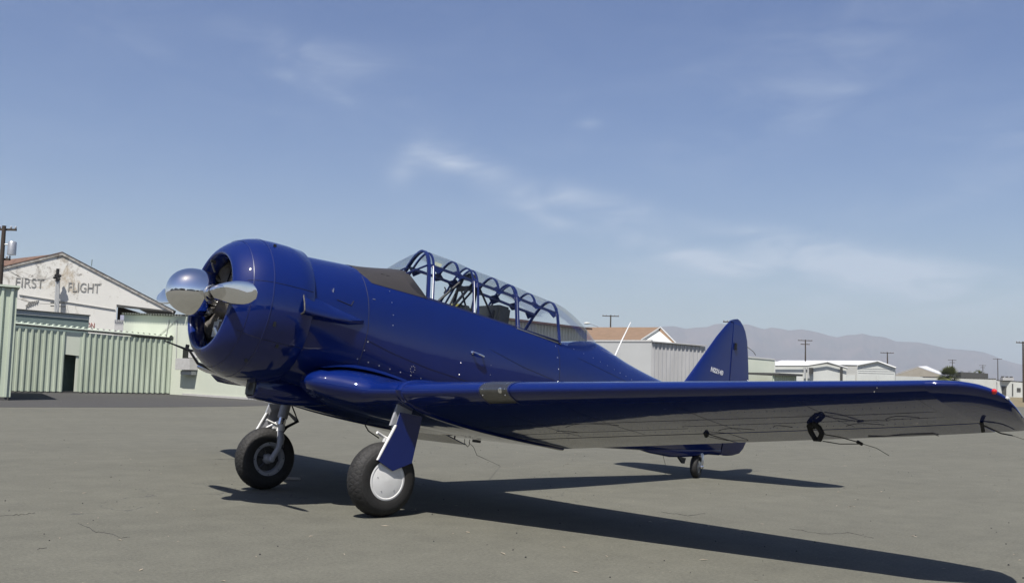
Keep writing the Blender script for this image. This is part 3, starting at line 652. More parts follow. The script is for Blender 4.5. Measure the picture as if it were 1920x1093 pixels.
u0, u1, u2 = on_wall(1607, 684.7, b0, b1), on_wall(1645, 677.2, b0, b1), on_wall(1679, 689.5, b0, b1); v1, v0 = at(1466, 676.4, 205), at(1440, 682, 196)
MB().prism([u0, u1, v1, v0], (0, 0, .1)).build('roof', WROOF, wb, smooth=False)
MB().prism([u1, u2, u2+(v1-u1), v1], (0, 0, .1)).build('roof', WROOF, wb, smooth=False)
for a, b in ((u0, u1), (u1, u2)): MB().tube([a-FW*.3, b-FW*.3], .15, 4).build('barge_board', GREYW, wb, smooth=False)
pg(b0, b1, [(1588, None), (1588, 702.5), (1604, 703), (1604, None)], OFFW, 'door', wb, .3).location = tuple(nrm(b0, b1)*.12)
for yy in (690, 694, 698): MB().tube([on_wall(1609, yy+.5, b0, b1)+nrm(b0, b1)*.02, on_wall(1676, yy+2, b0, b1)+nrm(b0, b1)*.02], .035, 4).build('cladding_joint', GREYW, wb, smooth=False)
MB().tube([on_wall(1643, 703, b0, b1)+nrm(b0, b1)*.02, on_wall(1643, 716, b0, b1)+nrm(b0, b1)*.02], .05, 4).build('cladding_joint', GREYW, wb, smooth=False)
# parked white trailer in front
tr = empty('white_trailer_roof'); tag(tr, 'low white curved roof just above the wing in front of the white hangars', 'trailer')
c0 = at(1520, 712, 120); cg = RT*[1, 1, 0]; cg /= np.linalg.norm(cg); cf = np.array([-cg[1], cg[0], 0])
mb = MB(); rings = []
for s_, h in ((-2.2, .1), (-2.0, .45), (-1, .58), (.6, .56), (1.6, .42), (2.1, .12)): rings.append([c0*[1, 1, 0]+cg*s_+cf*w_+np.array([0, 0, 1.25+h*k_]) for w_, k_ in ((-1, -1.3), (-1, .5), (-.6, .95), (0, 1), (.6, .95), (1, .5), (1, -1.3))])
mb.loft(rings).build('body', WROOF, tr)
for s_ in (-1.2, 1.2): MB().revolve([(-.1, .3), (.1, .3)], c0*[1, 1, 0]+cg*s_+np.array([0, 0, .3]), cf, 14, True).build('wheel', BLACKR, tr); MB().box(c0*[1, 1, 0]+cg*s_+np.array([0, 0, .5]), (.1, .1, .9)).build('support', BLACK, tr, smooth=False)
# beige gabled building
bg_ = empty('beige_building'); tag(bg_, 'beige gabled building with a bright white right roof slope beside the palm', 'building')
a0, a1 = ground_at(1675, 222), ground_at(1772, 216)
pg(a0, a1, [(1678, None), (1678, 703), (1722, 688.5), (1764, 703), (1764, None)], TANW, 'gable_wall', bg_)
p_, q_, r_ = on_wall(1678, 702, a0, a1), on_wall(1722, 687.8, a0, a1), on_wall(1764, 702.5, a0, a1); k_ = FW*[1, 1, 0]*12+RT*[1, 1, 0]*4.0
MB().prism([p_, q_, q_+k_, p_+k_], (0, 0, .1)).build('roof', TANW, bg_, smooth=False)
MB().prism([q_, r_, at(1767, 700, 232), at(1737, 687.2, 232)], (0, 0, .15)).build('roof', WROOF, bg_, smooth=False)
# long white building
lw = empty('long_white_building'); tag(lw, 'long low white building running behind the wing tip under the palms', 'building')
a0, a1 = ground_at(1675, 205), ground_at(1868, 212)
pg(a0, a1, [(1675, None), (1675, 704.5), (1730, 706.5), (1868, 711), (1868, None)], OFFW, 'wall', lw)
pg(a0, a1, [(1730, 705.6), (1730, 707.6), (1868, 712), (1868, 709.6)], TRIM, 'roof_edge', lw, .8)
rw = empty('white_office'); tag(rw, 'white flat-roofed building with a dark door at the right edge beside dry grass', 'building')
a0, a1 = ground_at(1866, 240), ground_at(2050, 225)
pg(a0, a1, [(1866, None), (1866, 713), (1960, 719), (2050, 724), (2050, None)], OFFW, 'wall', rw)
pg(a0, a1, [(1800, 708), (1800, 709.3), (1960, 720), (2050, 725), (2050, 722.8), (1960, 717.5)], TRIM, 'roof_edge', rw, 1.5)
for (x0, x1, y0, y1, nm, m) in ((1879, 1887, 725, 740, 'door', TRIM), (1878, 1888, 723.5, 725, 'door_hood', TRIM), (1852, 1854, 716, 738, 'downpipe', TRIM), (1869, 1871, 717, 739, 'downpipe', GREYW), (1898, 1900, 719, 741, 'downpipe', TRIM), (1907, 1914, 727, 733, 'window', TRIM)):
    if x0 < 1866: x0 += 16; x1 += 16
    pg(a0, a1, [(x0, y1), (x0, y0), (x1, y0+.3), (x1, y1+.3)], m, nm, rw, .1).location = tuple(nrm(a0, a1)*.16)
ru = empty('rooftop_unit'); tag(ru, 'small grey rooftop unit on the long white building near the right edge', 'rooftop unit')
c = on_wall(1888, 710.5, a0, a1); MB().box(c, (2.6, 1.4, .7), [cg, cf, [0, 0, 1]]).build('housing', GREYC, ru, smooth=False)
for k in (-1, 0, 1): MB().box(c+cg*k*1.0+np.array([0, 0, .5]), (.5, .5, .3), [cg, cf, [0, 0, 1]]).build('vent', TRIM, ru, smooth=False)
# clutter of small far roofs and masts behind the palm
fr = empty('far_shed'); tag(fr, 'dark low roof with vents between the two palms', 'shed')
c = at(1815, 702.5, 250); c[2] = 0
zt_ = at(1815, 699.5, 250)[2]
MB().prism([c+cg*-2.6, c+cg*3.6, c+cg*3.6+[0, 0, zt_], c+cg*-3.2+[0, 0, zt_+.2], ], -cf*3).build('wall', TRIM, fr, smooth=False)
for k in (-1.5, .5, 2.2): MB().box(c+cg*k+np.array([0, 0, zt_+.3]), (.5, .5, .5), [cg, cf, [0, 0, 1]]).build('vent', GALV, fr, smooth=False)
cn = empty('white_cone'); tag(cn, 'tiny white pointed tank top behind the small palm', 'tank'); c = at(1850, 706, 262); c[2] = 0
MB().revolve([(0, 1.1), (2.6, 1.1), (3.6, .9), (5.2, .12)], c, (0, 0, 1), 16, True).build('shell', WROOF, cn)

# unseen hangar row added behind the camera for the polished metal and paint to reflect
BKD = -FW*[1, 1, 0]; BKD /= np.linalg.norm(BKD); RD = RT*[1, 1, 0]; RD /= np.linalg.norm(RD)
for k, (dx, w_, h_, wm, dm, lab) in enumerate(((-47, 26, 6.4, TANW, GREYC, 'added beige hangar outside the frame, for the polished spinner to mirror at its left'), (-17, 24, 7.6, BROWN, TRIM, 'added dark brown hangar outside the frame, for the middle of the spinner to mirror'), (14, 27, 6.8, GREYG, GREYC, 'added grey-green hangar outside the frame, for the lower fuselage side to mirror'), (46, 25, 7.2, TANW, TRIM, 'added beige hangar with dark door outside the frame, for the rear fuselage to mirror'))):
    o = CAM*[1, 1, 0]+BKD*(33+abs(dx)*.12)+RD*dx; hg = empty('added_hangar'); tag(hg, lab, 'hangar')
    P0, P1 = o-RD*w_/2, o+RD*w_/2; Z_ = lambda h: np.array([0, 0, h])
    MB().prism([P0, P1, P1+Z_(h_*.72), o+Z_(h_), P0+Z_(h_*.72)], BKD*.3).build('gable_wall', wm, hg, smooth=False)
    MB().prism([P0+Z_(h_*.72), o+Z_(h_), o+Z_(h_)+BKD*18, P0+Z_(h_*.72)+BKD*18], (0, 0, .12)).build('roof', TRIM, hg, smooth=False); MB().prism([P1+Z_(h_*.72), o+Z_(h_), o+Z_(h_)+BKD*18, P1+Z_(h_*.72)+BKD*18], (0, 0, .12)).build('roof', TRIM, hg, smooth=False)
    for j in (-1, 0, 1): MB().box(o+RD*j*w_*.24-BKD*.08+Z_(h_*.31), (w_*.235, .12, h_*.6), [RD, BKD, [0, 0, 1]]).build('door_leaf', dm, hg, smooth=False)

for k, (az_, dist, w_, h_, wm, lab) in enumerate(((-22, 52, 22, 6.0, TRIM, 'added unseen dark hangar far ahead of the nose, for the spinner tip to mirror'), (3, 46, 17, 7.4, TANW, 'added unseen beige hangar straight ahead of the nose, for the spinner to mirror'), (22, 50, 14, 5.2, BROWN, 'added unseen low brown hangar ahead and left of the nose, for the spinner to mirror'))):  # more unseen hangars added ahead of the nose for the spinner to reflect
    a = math.radians(az_); f_ = np.array([math.cos(a), math.sin(a), 0]); r_ = np.array([-f_[1], f_[0], 0]); o = f_*dist
    hg = empty('added_hangar'); tag(hg, lab, 'hangar'); Z_ = lambda h: np.array([0, 0, h]); P0, P1 = o-r_*w_/2, o+r_*w_/2
    MB().prism([P0, P1, P1+Z_(h_*.72), o+Z_(h_), P0+Z_(h_*.72)], f_*.3).build('gable_wall', wm, hg, smooth=False)
    for sgn_ in (0, 1):
        Q = (P0, P1)[sgn_]; MB().prism([Q+Z_(h_*.72), o+Z_(h_), o+Z_(h_)+f_*16, Q+Z_(h_*.72)+f_*16], (0, 0, .12)).build('roof', TRIM, hg, smooth=False)
    for j in (-1, 0, 1): MB().box(o+r_*j*w_*.24-f_*.08+Z_(h_*.31), (w_*.235, .12, h_*.6), [r_, f_, [0, 0, 1]]).build('door_leaf', GREYC, hg, smooth=False)
# palms
FROND = mat('palm_frond', (.21, .22, .07), .55, var=.5, vscale=5, color2=(.09, .12, .035)); DEADF = mat('dry_palm_skirt', (.20, .15, .085), .9, var=.4, vscale=2); TRK = mat('palm_trunk', (.13, .10, .075), .9, var=.4, vscale=5)
def palm(px, ytip, ybot, z, label, rad):
    b = ground_at(px, z); t = at(px, (ytip+ybot)/2+4, z)[2]
    root = empty('palm_tree', b); tag(root, label, 'palm tree', 'palm trees')
    MB().tube([(0, 0, 0), (.05, 0, t*.5), (0, .05, t)], [.32, .26, .24], 10).build('trunk', TRK, root)
    mb = MB()
    for i in range(120):
        a = random.uniform(0, 2*math.pi); e = math.radians(random.uniform(-35, 88)); L_ = rad*random.uniform(.72, 1.08)
        d = np.array([math.cos(a)*math.cos(e), math.sin(a)*math.cos(e), math.sin(e)]); s_ = np.array([-math.sin(a), math.cos(a), 0]); u = np.cross(s_, d)
        st = np.array([0, 0, t])
        for k in range(11):                       # fan of narrow leaflets with drooping tips
            g = (k-5)/5*1.0; dd = d*math.cos(g)+s_*math.sin(g); m0 = st+d*L_*.42
            tip = m0+dd*L_*.62-np.array([0, 0, .18*rad*abs(g)+.10*rad]); w = .065*rad
            mb.add([m0-s_*w*.4, m0+s_*w*.4, (m0+tip)/2+u*.02+s_*w, tip, (m0+tip)/2-s_*w*.6], [(0, 1, 2, 3, 4)])
        mb.add([st, st+s_*.03, st+d*L_*.45], [(0, 1, 2)])
    mb.build('crown', FROND, root, smooth=False)
    mb = MB()
    for i in range(60):
        a = random.uniform(0, 6.28); q = np.array([math.cos(a), math.sin(a), 0])*.3; mb.add([q+[0, 0, t+.1], q*1.2+[.08, 0, t+.1], q*2.2*random.uniform(.8, 1.2)+[0, 0, t-rad*random.uniform(.5, .9)]], [(0, 1, 2)])
    mb.build('dry_skirt', DEADF, root, smooth=False)
palm(1780, 694, 716, 200, 'larger bushy fan palm rising over the wing near the tip', 2.7)
palm(1835, 698, 710, 268, 'smaller distant fan palm right of the larger one', 2.3)

# ================================================================== the aeroplane
PP, H0A = 0.15746829, 1.7579094
cP, sP = math.cos(PP), math.sin(PP)
def T(a): return (cP*a[0]-sP*a[2], a[1], sP*a[0]+cP*a[2]+H0A)      # aircraft axes (X nose, Y port, Z up) -> place
plane = empty('propeller_plane', (0, 0, 0))
tag(plane, 'glossy dark blue low-wing propeller plane with polished spinner parked on the apron', 'airplane')
def PB(mb, name, m, parent=None, **k): return mb.build(name, m, parent or plane, xf=T, **k)

# ---- fuselage surface
#        X     ztop   zbot    zc    w     nt    nb
ST = [( 0.93, .640, -.650,  .00, .640, 2.00, 2.00),
      ( 0.60, .662, -.670,  .00, .640, 2.02, 2.05),
      ( 0.30, .684, -.700, -.02, .620, 2.05, 2.15),
      ( 0.05, .704, -.720, -.03, .590, 2.08, 2.25),
      (-0.25, .755, -.735, -.04, .565, 2.05, 2.40),
      (-0.45, .795, -.745, -.05, .552, 2.05, 2.50),
      (-0.70, .820, -.755, -.05, .540, 2.05, 2.55),
      (-1.40, .800, -.770, -.05, .530, 2.05, 2.55),
      (-2.00, .760, -.780, -.05, .515, 2.05, 2.50),
      (-2.70, .700, -.770, -.05, .490, 2.05, 2.40),
      (-3.10, .665, -.755, -.05, .465, 2.05, 2.30),
      (-3.60, .615, -.720, -.06, .425, 2.00, 2.20),
      (-4.20, .470, -.665, -.07, .365, 2.00, 2.10),
      (-4.86, .365, -.600, -.08, .290, 2.00, 2.00),
      (-5.45, .325, -.545, -.08, .215, 2.00, 2.00),
      (-5.95, .310, -.500, -.08, .140, 2.00, 2.00),
      (-6.33, .300, -.465, -.08, .055, 2.00, 2.00)]
STA = np.array(ST)[::-1]
def _cub(x, xs, ys):                           # monotone-ish smooth interpolation (Catmull-Rom)
    i = int(np.clip(np.searchsorted(xs, x)-1, 0, len(xs)-2)); h = xs[i+1]-xs[i]; t = (x-xs[i])/h
    def sl(k):
        if k == 0: return (ys[1]-ys[0])/(xs[1]-xs[0])
        if k == len(xs)-1: return (ys[-1]-ys[-2])/(xs[-1]-xs[-2])
        return (ys[k+1]-ys[k-1])/(xs[k+1]-xs[k-1])
    m0, m1 = sl(i)*h, sl(i+1)*h
    return (2*t**3-3*t**2+1)*ys[i]+(t**3-2*t**2+t)*m0+(-2*t**3+3*t**2)*ys[i+1]+(t**3-t**2)*m1
def par(x): return [_cub(x, STA[:, 0], STA[:, k]) for k in range(1, 7)]
def railz(x): return np.interp(x, [-2.9, -2.0, -.7, .1], [.415, .46, .498, .51])
def fy(x, z):                                   # half width of the body at station x, height z
    zt, zb, zc, w, nt, nb = par(x)
    h, n = (zt-zc, nt) if z >= zc else (zc-zb, nb)
    q = min(1, abs(z-zc)/h); return w*(1-q**n)**(1/n)
def ftop(x, y):
    zt, zb, zc, w, nt, nb = par(x); q = min(1, abs(y)/w); return zc+(zt-zc)*(1-q**nt)**(1/nt)
NF = 84
def cutz(x):                                    # height to which the cockpit opening cuts the skin
    if x > -.555 or x < -3.56: return 9
    if x > -.71: return float(np.interp(x, [-.71, -.675, -.645, -.615, -.59, -.575, -.565, -.555], [railz(-.71), .54, .58, .62, .66, .70, .74, .80]))
    if x < -2.84: u = (-2.84-x)/.72; return float(railz(-2.84)+(.615-railz(-2.84))*min(1, u)**.55)
    return float(railz(x))
OP0 = -.50
def sup(x, a, off=0.0):
    zt, zb, zc, w, nt, nb = par(x); c, s = math.cos(a), math.sin(a); n, h = (nt, zt-zc) if s >= 0 else (nb, zc-zb)
    return [x, (w+off)*math.copysign(abs(c)**(2/n), c), zc+(h+off)*math.copysign(abs(s)**(2/n), s)]
def cut_angle(x, cz):
    zt, zb, zc, w, nt, nb = par(x)
    return math.asin(min(1, max(0, (cz-zc)/(zt-zc))**(nt/2)))
TH0 = math.radians(58)
def ring(x, off=0.0):
    cz = cutz(x); ca = cut_angle(x, cz); th = min(TH0, ca); cut = ca < TH0; r = []
    for j in range(14): r.append(sup(x, th*j/14, off))
    for j in range(15):
        u = j/14
        if cut: p0 = sup(x, th, off); r.append([x, p0[1]*(1-2*u), p0[2]])
        else: p = sup(x, th+(math.pi-2*th)*u, off); p[2] = min(p[2], cz); r.append(p)
    for j in range(1, 14): r.append(sup(x, math.pi-th+th*j/14, off))
    for j in range(42): r.append(sup(x, math.pi+math.pi*j/42, off))
    return r
xs = sorted(set([round(v, 3) for v in list(np.arange(-6.33, .93, .09))+list(np.arange(-.76, -.53, .01))+list(np.arange(-3.6, -2.8, .04))+[.93, -.74, -2.80]]))[::-1]
rings = [ring(x) for x in xs]
mb = MB()
mb.loft(rings, True, True, True, skip=lambda i, j: 16 <= j <= 25 and -2.80 <= xs[i+1] and xs[i] <= -.74)
fus = PB(mb, 'fuselage', BLUE, angle=50)

# anti-glare panel, a skin patch standing 3 mm proud
gx = [.145, .10, .0, -.1, -.2, -.3, -.4, -.5, -.56, -.62, -.68, -.735]
R_ = []
gx = [.145, .10, .0, -.1, -.2, -.3, -.4, -.47, -.52, -.545, -.555]+[-.555-.01*k for k in range(1, 16)]+[-.709]
for x in gx:
    zlo = float(np.interp(x, [-.735, .05, .145], [.500, .505, .66])); t0 = cut_angle(x, zlo); cz = cutz(x); ca = cut_angle(x, min(cz, par(x)[0])); th = max(t0+.001, min(TH0+.15, ca)); pts = []
    for j in range(10): pts.append(sup(x, t0+(th-t0)*j/10, .003))
    for j in range(13):
        u = j/12
        if ca < TH0+.15: p0 = sup(x, th, .003); pts.append([x, p0[1]*(1-2*u), p0[2]])
        else: p = sup(x, th+(math.pi-2*th)*u, .003); p[2] = min(p[2], cz+.003); pts.append(p)
    for j in range(1, 11): pts.append(sup(x, math.pi-th+(th-t0)*j/10, .003))
    R_.append(pts)
PB(MB().loft(R_, closed=False), 'anti_glare_panel', GLARE, angle=50)
# side skin line of the panel edge and little fastener slots
for xx, zz in ((-.20, .655), (-.26, .652)):
    y = fy(xx, zz); PB(MB().box((xx, y+.002, zz), (.055, .004, .009)), 'grille_slot', SEAM, smooth=False)

def on_skin(x, z, off=.002):
    zt, zb, zc, w, nt, nb = par(x); y = fy(x, z); e = 1e-3
    dz = (fy(x, z+e)-fy(x, z-e))/(2*e); n = np.array([0, 1.0, -dz]); n /= np.linalg.norm(n)
    return np.array([x, y, z])+n*off, n
def seam(points, name='panel_seam', r=.0022, m=SEAM):
    P_ = []
    for i in range(len(points)-1):
        (x0, z0), (x1, z1) = points[i], points[i+1]; k = max(2, int(math.hypot(x1-x0, z1-z0)/.04))
        for j in range(k): P_.append(on_skin(x0+(x1-x0)*j/k, z0+(z1-z0)*j/k, .0008)[0])
    P_.append(on_skin(*points[-1], .0008)[0])
    return PB(MB().tube(P_, r, 5), name, m)
seam([(.10, .56), (.07, .3), (.05, 0.0), (.06, -.3), (.08, -.6)])
seam([(-2.66, .38), (-2.68, .1), (-2.69, -.3), (-2.7, -.6)])
seam([(.05, -.10), (-.3, -.17), (-.8, -.24), (-1.6, -.30)], r=.0016)
seam([(-3.0, .30), (-3.6, .22), (-4.2, .14), (-5.0, .05)], r=.0016)
seam([(.80, .30), (.79, .50)], r=.003)
seam([(.46, .215), (.29, .195), (.258, .25)], r=.0045)
seam([(-1.6, .12), (-2.1, .02), (-2.6, -.04)], r=.0016)
def rivets(points, step, name='rivet_row', r=.0075, m=ALU):
    mb = MB()
    for i in range(len(points)-1):
        (x0, z0), (x1, z1) = points[i], points[i+1]; k = max(1, int(math.hypot(x1-x0, z1-z0)/step))
        for j in range(k):
            p, n = on_skin(x0+(x1-x0)*j/k, z0+(z1-z0)*j/k, -.0005); mb.revolve([(0, r), (.0018, r*.8), (.0028, r*.3)], p, n, 6, True)
    return PB(mb, name, m, kind='stuff')
rivets([(.09, -.308), (-.6, -.352), (-1.4, -.39), (-2.6, -.42)], .125)
rivets([(-.215, .47), (-.23, .35), (-.25, .22), (-.26, .0)], .09, r=.0065)
rivets([(-2.62, .37), (-2.66, .1), (-2.70, -.35)], .13)
rivets([(-2.95, .40), (-3.3, .36), (-3.7, .29), (-4.3, .18), (-5.0, .1)], .12, r=.006)
rivets([(.02, -.12), (.06, -.3)], .09)
rivets([(-1.2, -.10), (-1.22, -.36)], .1); rivets([(-1.62, -.05), (-1.66, -.36)], .1, r=.0042)
mb = MB()
for k in range(8):
    p, n = on_skin(-.60+.028*math.cos(k*math.pi/4), -.285+.034*math.sin(k*math.pi/4), 0); mb.revolve([(0, .0052), (.003, .004)], p, n, 6, True)
PB(mb, 'filler_ring_screws', ALU, kind='stuff')
p, n = on_skin(.77, .367, .001); PB(MB().revolve([(0, .016), (.002, .016)], p, n, 12, True), 'drain_hole', SEAM)
p, n = on_skin(.505, .295, .004); PB(MB().box(p, (.006, .006, .05)), 'latch', ALU, smooth=False)
p, n = on_skin(-.0, .33, .003); PB(MB().box(p, (.03, .004, .005)), 'latch', ALU, smooth=False)
# chromed foot step / handle on the flank
p, n = on_skin(-1.40, .03, 0)
PB(MB().tube([p+[.07, 0, .008], p+[.06, .040, .008], p+[-.02, .048, .0], p+[-.07, .040, -.008], p+[-.08, 0, -.008]], .011, 8), 'foot_step', CHROME)
PB(MB().revolve([(0, .022), (.010, .02), (.016, .01)], p+[.07, .0, .008], n, 14, True), 'step_plate', CHROME)

# ---- cowling
prof = [(.735, .690), (.745, .702), (.90, .708), (1.05, .705), (1.15, .697), (1.22, .686), (1.29, .664), (1.35, .634), (1.40, .600), (1.44, .565), (1.475, .527), (1.492, .497), (1.495, .478), (1.485, .462), (1.46, .452), (1.40, .450), (1.34, .456), (1.22, .60), (1.0, .665), (.76, .672), (.735, .690)]
cow = PB(MB().revolve(prof, n=96), 'cowling', BLUE, angle=60)
def cowl_r(x):
    q = sorted(prof[:14]); return np.interp(x, [a for a, b in q], [b for a, b in q])
PB(MB().revolve([(1.168, .6968), (1.170, .6985), (1.177, .6975), (1.179, .6945)], n=96), 'ring_seam', BLUEM, cow)
for a_ in (18, -28, 200, 150):
    a = math.radians(a_); q = [(x, (cowl_r(x)+.001)*math.cos(a), (cowl_r(x)+.001)*math.sin(a)) for x in np.arange(.76, 1.42, .04)]
    PB(MB().tube(q, .0022, 5), 'cowl_seam', SEAM, cow)
for a_, x_ in ((-14, 1.10), (-30, 1.0), (60, 1.10), (-50, 1.2)):
    a = math.radians(a_); r = cowl_r(x_); PB(MB().box((x_, r*math.cos(a), r*math.sin(a)), (.03, .012, .05)), 'cowl_latch', BLACK, cow, bevel=.003)
# bright leading edge reinforcement bead
PB(MB().revolve([(1.349, .6362), (1.352, .6368), (1.355, .6348)], n=96), 'bead', BLUEM, cow)

PB(MB().revolve([(1.345, .4535), (1.30, .50), (1.22, .597), (1.0, .662)], n=72), 'cowl_liner', ENGB, cow)
# ---- engine
eng = PB(MB().revolve([(.80, .20), (1.0, .24), (1.20, .24), (1.26, .20), (1.32, .16), (1.40, .12), (1.52, .10)], n=32, caps=True), 'engine', ENG)
PB(MB().revolve([(.99, .66), (1.0, .66), (1.0, .2), (.99, .2)], n=48), 'baffle', ENGB, eng)
for k in range(9):
    a = math.pi/2+k*2*math.pi/9; d = np.array([0, math.cos(a), math.sin(a)]); t_ = np.array([0, -math.sin(a), math.cos(a)])
    mb = MB(); c = np.array([1.22, 0, 0])
    prof_c = [(.20, .075)]
    for i in range(15):
        s_ = .24+i*.022; prof_c += [(s_, .072), (s_+.002, .108 if i < 10 else .118), (s_+.008, .108 if i < 10 else .118), (s_+.010, .072)]
    prof_c += [(.585, .07), (.60, .03)]
    mb.revolve(prof_c, c, d, 20, True)
    cyl = PB(mb, 'engine_cylinder', ENG, eng)
    mb = MB()
    for s_ in (-1, 1):
        mb.tube([np.array([1.30, 0, 0])+d*.17+t_*s_*.03, np.array([1.28, 0, 0])+d*.50+t_*s_*.062], .011, 6)
        mb.box(np.array([1.31, 0, 0])+d*.53+t_*s_*.06, (.10, .05, .055), [[1, 0, 0], d, t_])
    PB(mb, 'pushrod', CHROME if k % 3 == 1 else ALU, eng)
    PB(MB().tube([np.array([1.20, 0, 0])+d*.52-t_*.10, np.array([1.27, 0, 0])+d*.40-t_*.13, np.array([1.31, 0, 0])+d*.24-t_*.05], .008, 5), 'ignition_lead', ENGB, eng)
PB(MB().revolve([(1.255, .205), (1.28, .22), (1.305, .205)], n=40), 'ignition_ring', ALU, eng)
PB(MB().box((1.33, .05, -.27), (.14, .17, .20)), 'oil_sump', ENG, eng, bevel=.025)
PB(MB().tube([(1.33, .02, -.2), (1.40, .06, -.27), (1.36, .12, -.36)], .03, 10), 'oil_pipe', ALU, eng)

# ---- propeller and spinner
PX, PZ = 1.575, .038
prop = PB(MB().revolve([(1.40, .07), (1.50, .075), (PX+.05, .08)], (0, 0, PZ), n=24, caps=True), 'propeller', ALU)
sp = [(1.545, .150), (1.548, .238), (1.60, .2415), (1.66, .2350), (1.72, .2180), (1.78, .190), (1.83, .156), (1.87, .118), (1.895, .084), (1.912, .050), (1.920, .020), (1.922, .0)]
sp2 = []
for i in range(1, len(sp)-1):
    for j in range(4): u = j/4; sp2.append((sp[i][0]*(1-u)+sp[i+1][0]*u, sp[i][1]*(1-u)+sp[i+1][1]*u))
# smooth superellipse dome
dome = [(1.462, .100), (1.464, .160), (1.475, .188), (1.500, .205), (1.540, .215), (1.59, .2225), (1.63, .225)]+[(1.660+.264*math.sin(t_), .226*math.cos(t_)**.90) for t_ in np.linspace(0, math.pi/2-.0005, 40)]
PB(MB().revolve(dome, (0, 0, PZ), n=80), 'spinner', CHROME, prop, angle=50)
def blade(sgn, tilt):
    stn = [(.08, .100, .100, 60), (.16, .105, .100, 55), (.24, .12, .085, 50), (.34, .155, .075, 42), (.48, .190, .066, 34), (.64, .212, .058, 26), (.80, .218, .050, 20), (.95, .208, .042, 16), (1.06, .186, .034, 14), (1.14, .152, .026, 12), (1.19, .112, .009, 19), (1.22, .062, .007, 18), (1.23, .02, .004, 18)]
    ca, sa = math.cos(tilt), math.sin(tilt); d = np.array([0, sgn*ca, sgn*sa]); up = np.array([0, -sa, ca])
    R_ = []
    for r, ch, th, be in stn:
        b = math.radians(be); cv = up*math.cos(b)*sgn+np.array([1, 0, 0])*math.sin(b); nv = np.cross(d, cv); nv /= np.linalg.norm(nv)
        pts = []
        for j in range(20):
            a = 2*math.pi*j/20; pts.append(np.array([PX, 0, PZ])+d*r+cv*ch/2*math.cos(a)+nv*th/2*math.sin(a))
        R_.append(pts)
    return PB(MB().loft(R_), 'blade', CHROME, prop, angle=60)
TILT = math.radians(-2.0)
blade(1, TILT); blade(-1, TILT)
for sgn in (1, -1):
    PB(MB().revolve([(.07, .095), (.20, .095), (.205, .085), (.25, .075)], (PX, 0, PZ), (0, sgn, sgn*math.tan(TILT)), 20), 'blade_clamp', ALU, prop)
PB(MB().tube([(1.46, -.10, .29), (1.50, -.11, .36), (1.49, -.14, .395), (1.45, -.16, .385)], .010, 6), 'governor_bracket', BLACK, eng)
PB(MB().box((1.49, -.13, .395), (.05, .03, .03)), 'governor_lever', BLACK, eng, bevel=.004)

# ---- carburettor air scoop on the port cheek
def scoop():
    X = [.865, .84, .70, .50, .30, .12]; R_ = []
    for x in X:
        f = (x-.12)/(.865-.12); zt = np.interp(x, [.12, .865], [.075, .205]); zb = zt-.035-.20*f**.7
        pts = []
        for z, o in ((zt, .001), (zt-.015, .045*f+.008), ((zt+zb)/2, .088*f+.009), (zb+.040, .115*f+.010), (zb+.022, .110*f+.009), (zb-.012*f, .001)):
            y = fy(min(x, .92), z); pts.append((x, y+o, z))
        for z in (zb, zt): pts.append((x, fy(min(x, .92), z)-.06, z))
        R_.append(pts)
    s_ = PB(MB().loft(R_, True, False, True), 'air_scoop', BLUE, angle=40)
    r0 = [np.array(p)+[-.03, 0, 0] for p in R_[0]]; c = sum(r0)/len(r0)
    PB(MB().add([c+(p-c)*.93 for p in r0], [tuple(range(len(r0)))]), 'scoop_filter', mat('filter_mesh', (.30, .29, .26), .7, var=.6, vscale=45, color2=(.12, .11, .10)), s_, smooth=False)
    rim = [np.array(p) for p in R_[0]]; rim.append(rim[0]); PB(MB().tube(rim, .007, 6, False), 'scoop_rim', mat('worn_rim', (.20, .19, .17), .5, .3, var=.5, vscale=25), s_)
scoop()

# ---- oil cooler scoop under the cowl
R_ = []
for x, w, zt, zb in ((.90, .115, -.66, -.835), (.885, .135, -.64, -.855), (.6, .17, -.60, -.875), (.30, .17, -.60, -.845), (.0, .14, -.60, -.78)):
    R_.append([(x, w*math.copysign(abs(math.cos(t_))**.6, math.cos(t_)), (zt+zb)/2+(zt-zb)/2*math.copysign(abs(math.sin(t_))**.6, math.sin(t_))) for t_ in np.linspace(0, 2*math.pi, 25)[:-1]])
oc = PB(MB().loft(R_, True, False, True), 'oil_cooler_scoop', BLUE)
PB(MB().revolve([(0, .001), (0, .068)], (.905, 0, -.748), (1, 0, 0), 4), 'radiator_face', mat('radiator_grey', (.13, .13, .125), .6, .3, var=.3, vscale=60), oc, smooth=False)
PB(MB().box((.895, 0, -.748), (.02, .19, .15)), 'radiator_core', MATS['radiator_grey'], oc, smooth=False)

# ---- wings
def naca(m, t, x0=0.0, x1=1.0, n=22):
    th = np.linspace(0, math.pi, n+1); x = (1-np.cos(th))/2; x = x0+(x1-x0)*x
    yt = 5*t*(.2969*np.sqrt(x)-.126*x-.3516*x**2+.2843*x**3-.1036*x**4); p = .4
    yc = np.where(x < p, m/p**2*(2*p*x-x*x), m/(1-p)**2*(1-2*p+2*p*x-x*x)) if m else x*0
    return x, yc+yt, yc-yt
def section(Y, le, te, t, m=.02, x0=0.0, x1=1.0, off=0.0):
    x, u, l = naca(m, t, x0, x1); c = math.hypot(le[0]-te[0], le[1]-te[1])
    P_ = lambda xx, zz, o: (le[0]+(te[0]-le[0])*xx, Y, le[1]+(te[1]-le[1])*xx+c*zz+o)
    up = [P_(a, b, off) for a, b in zip(x, u)]; lo = [P_(a, b, -off) for a, b in zip(x, l)]
    if off: up[0] = (up[0][0]+off, up[0][1], up[0][2]-off); lo[0] = up[0]
    return up[::-1]+(lo[1:] if x0 == 0 else lo)
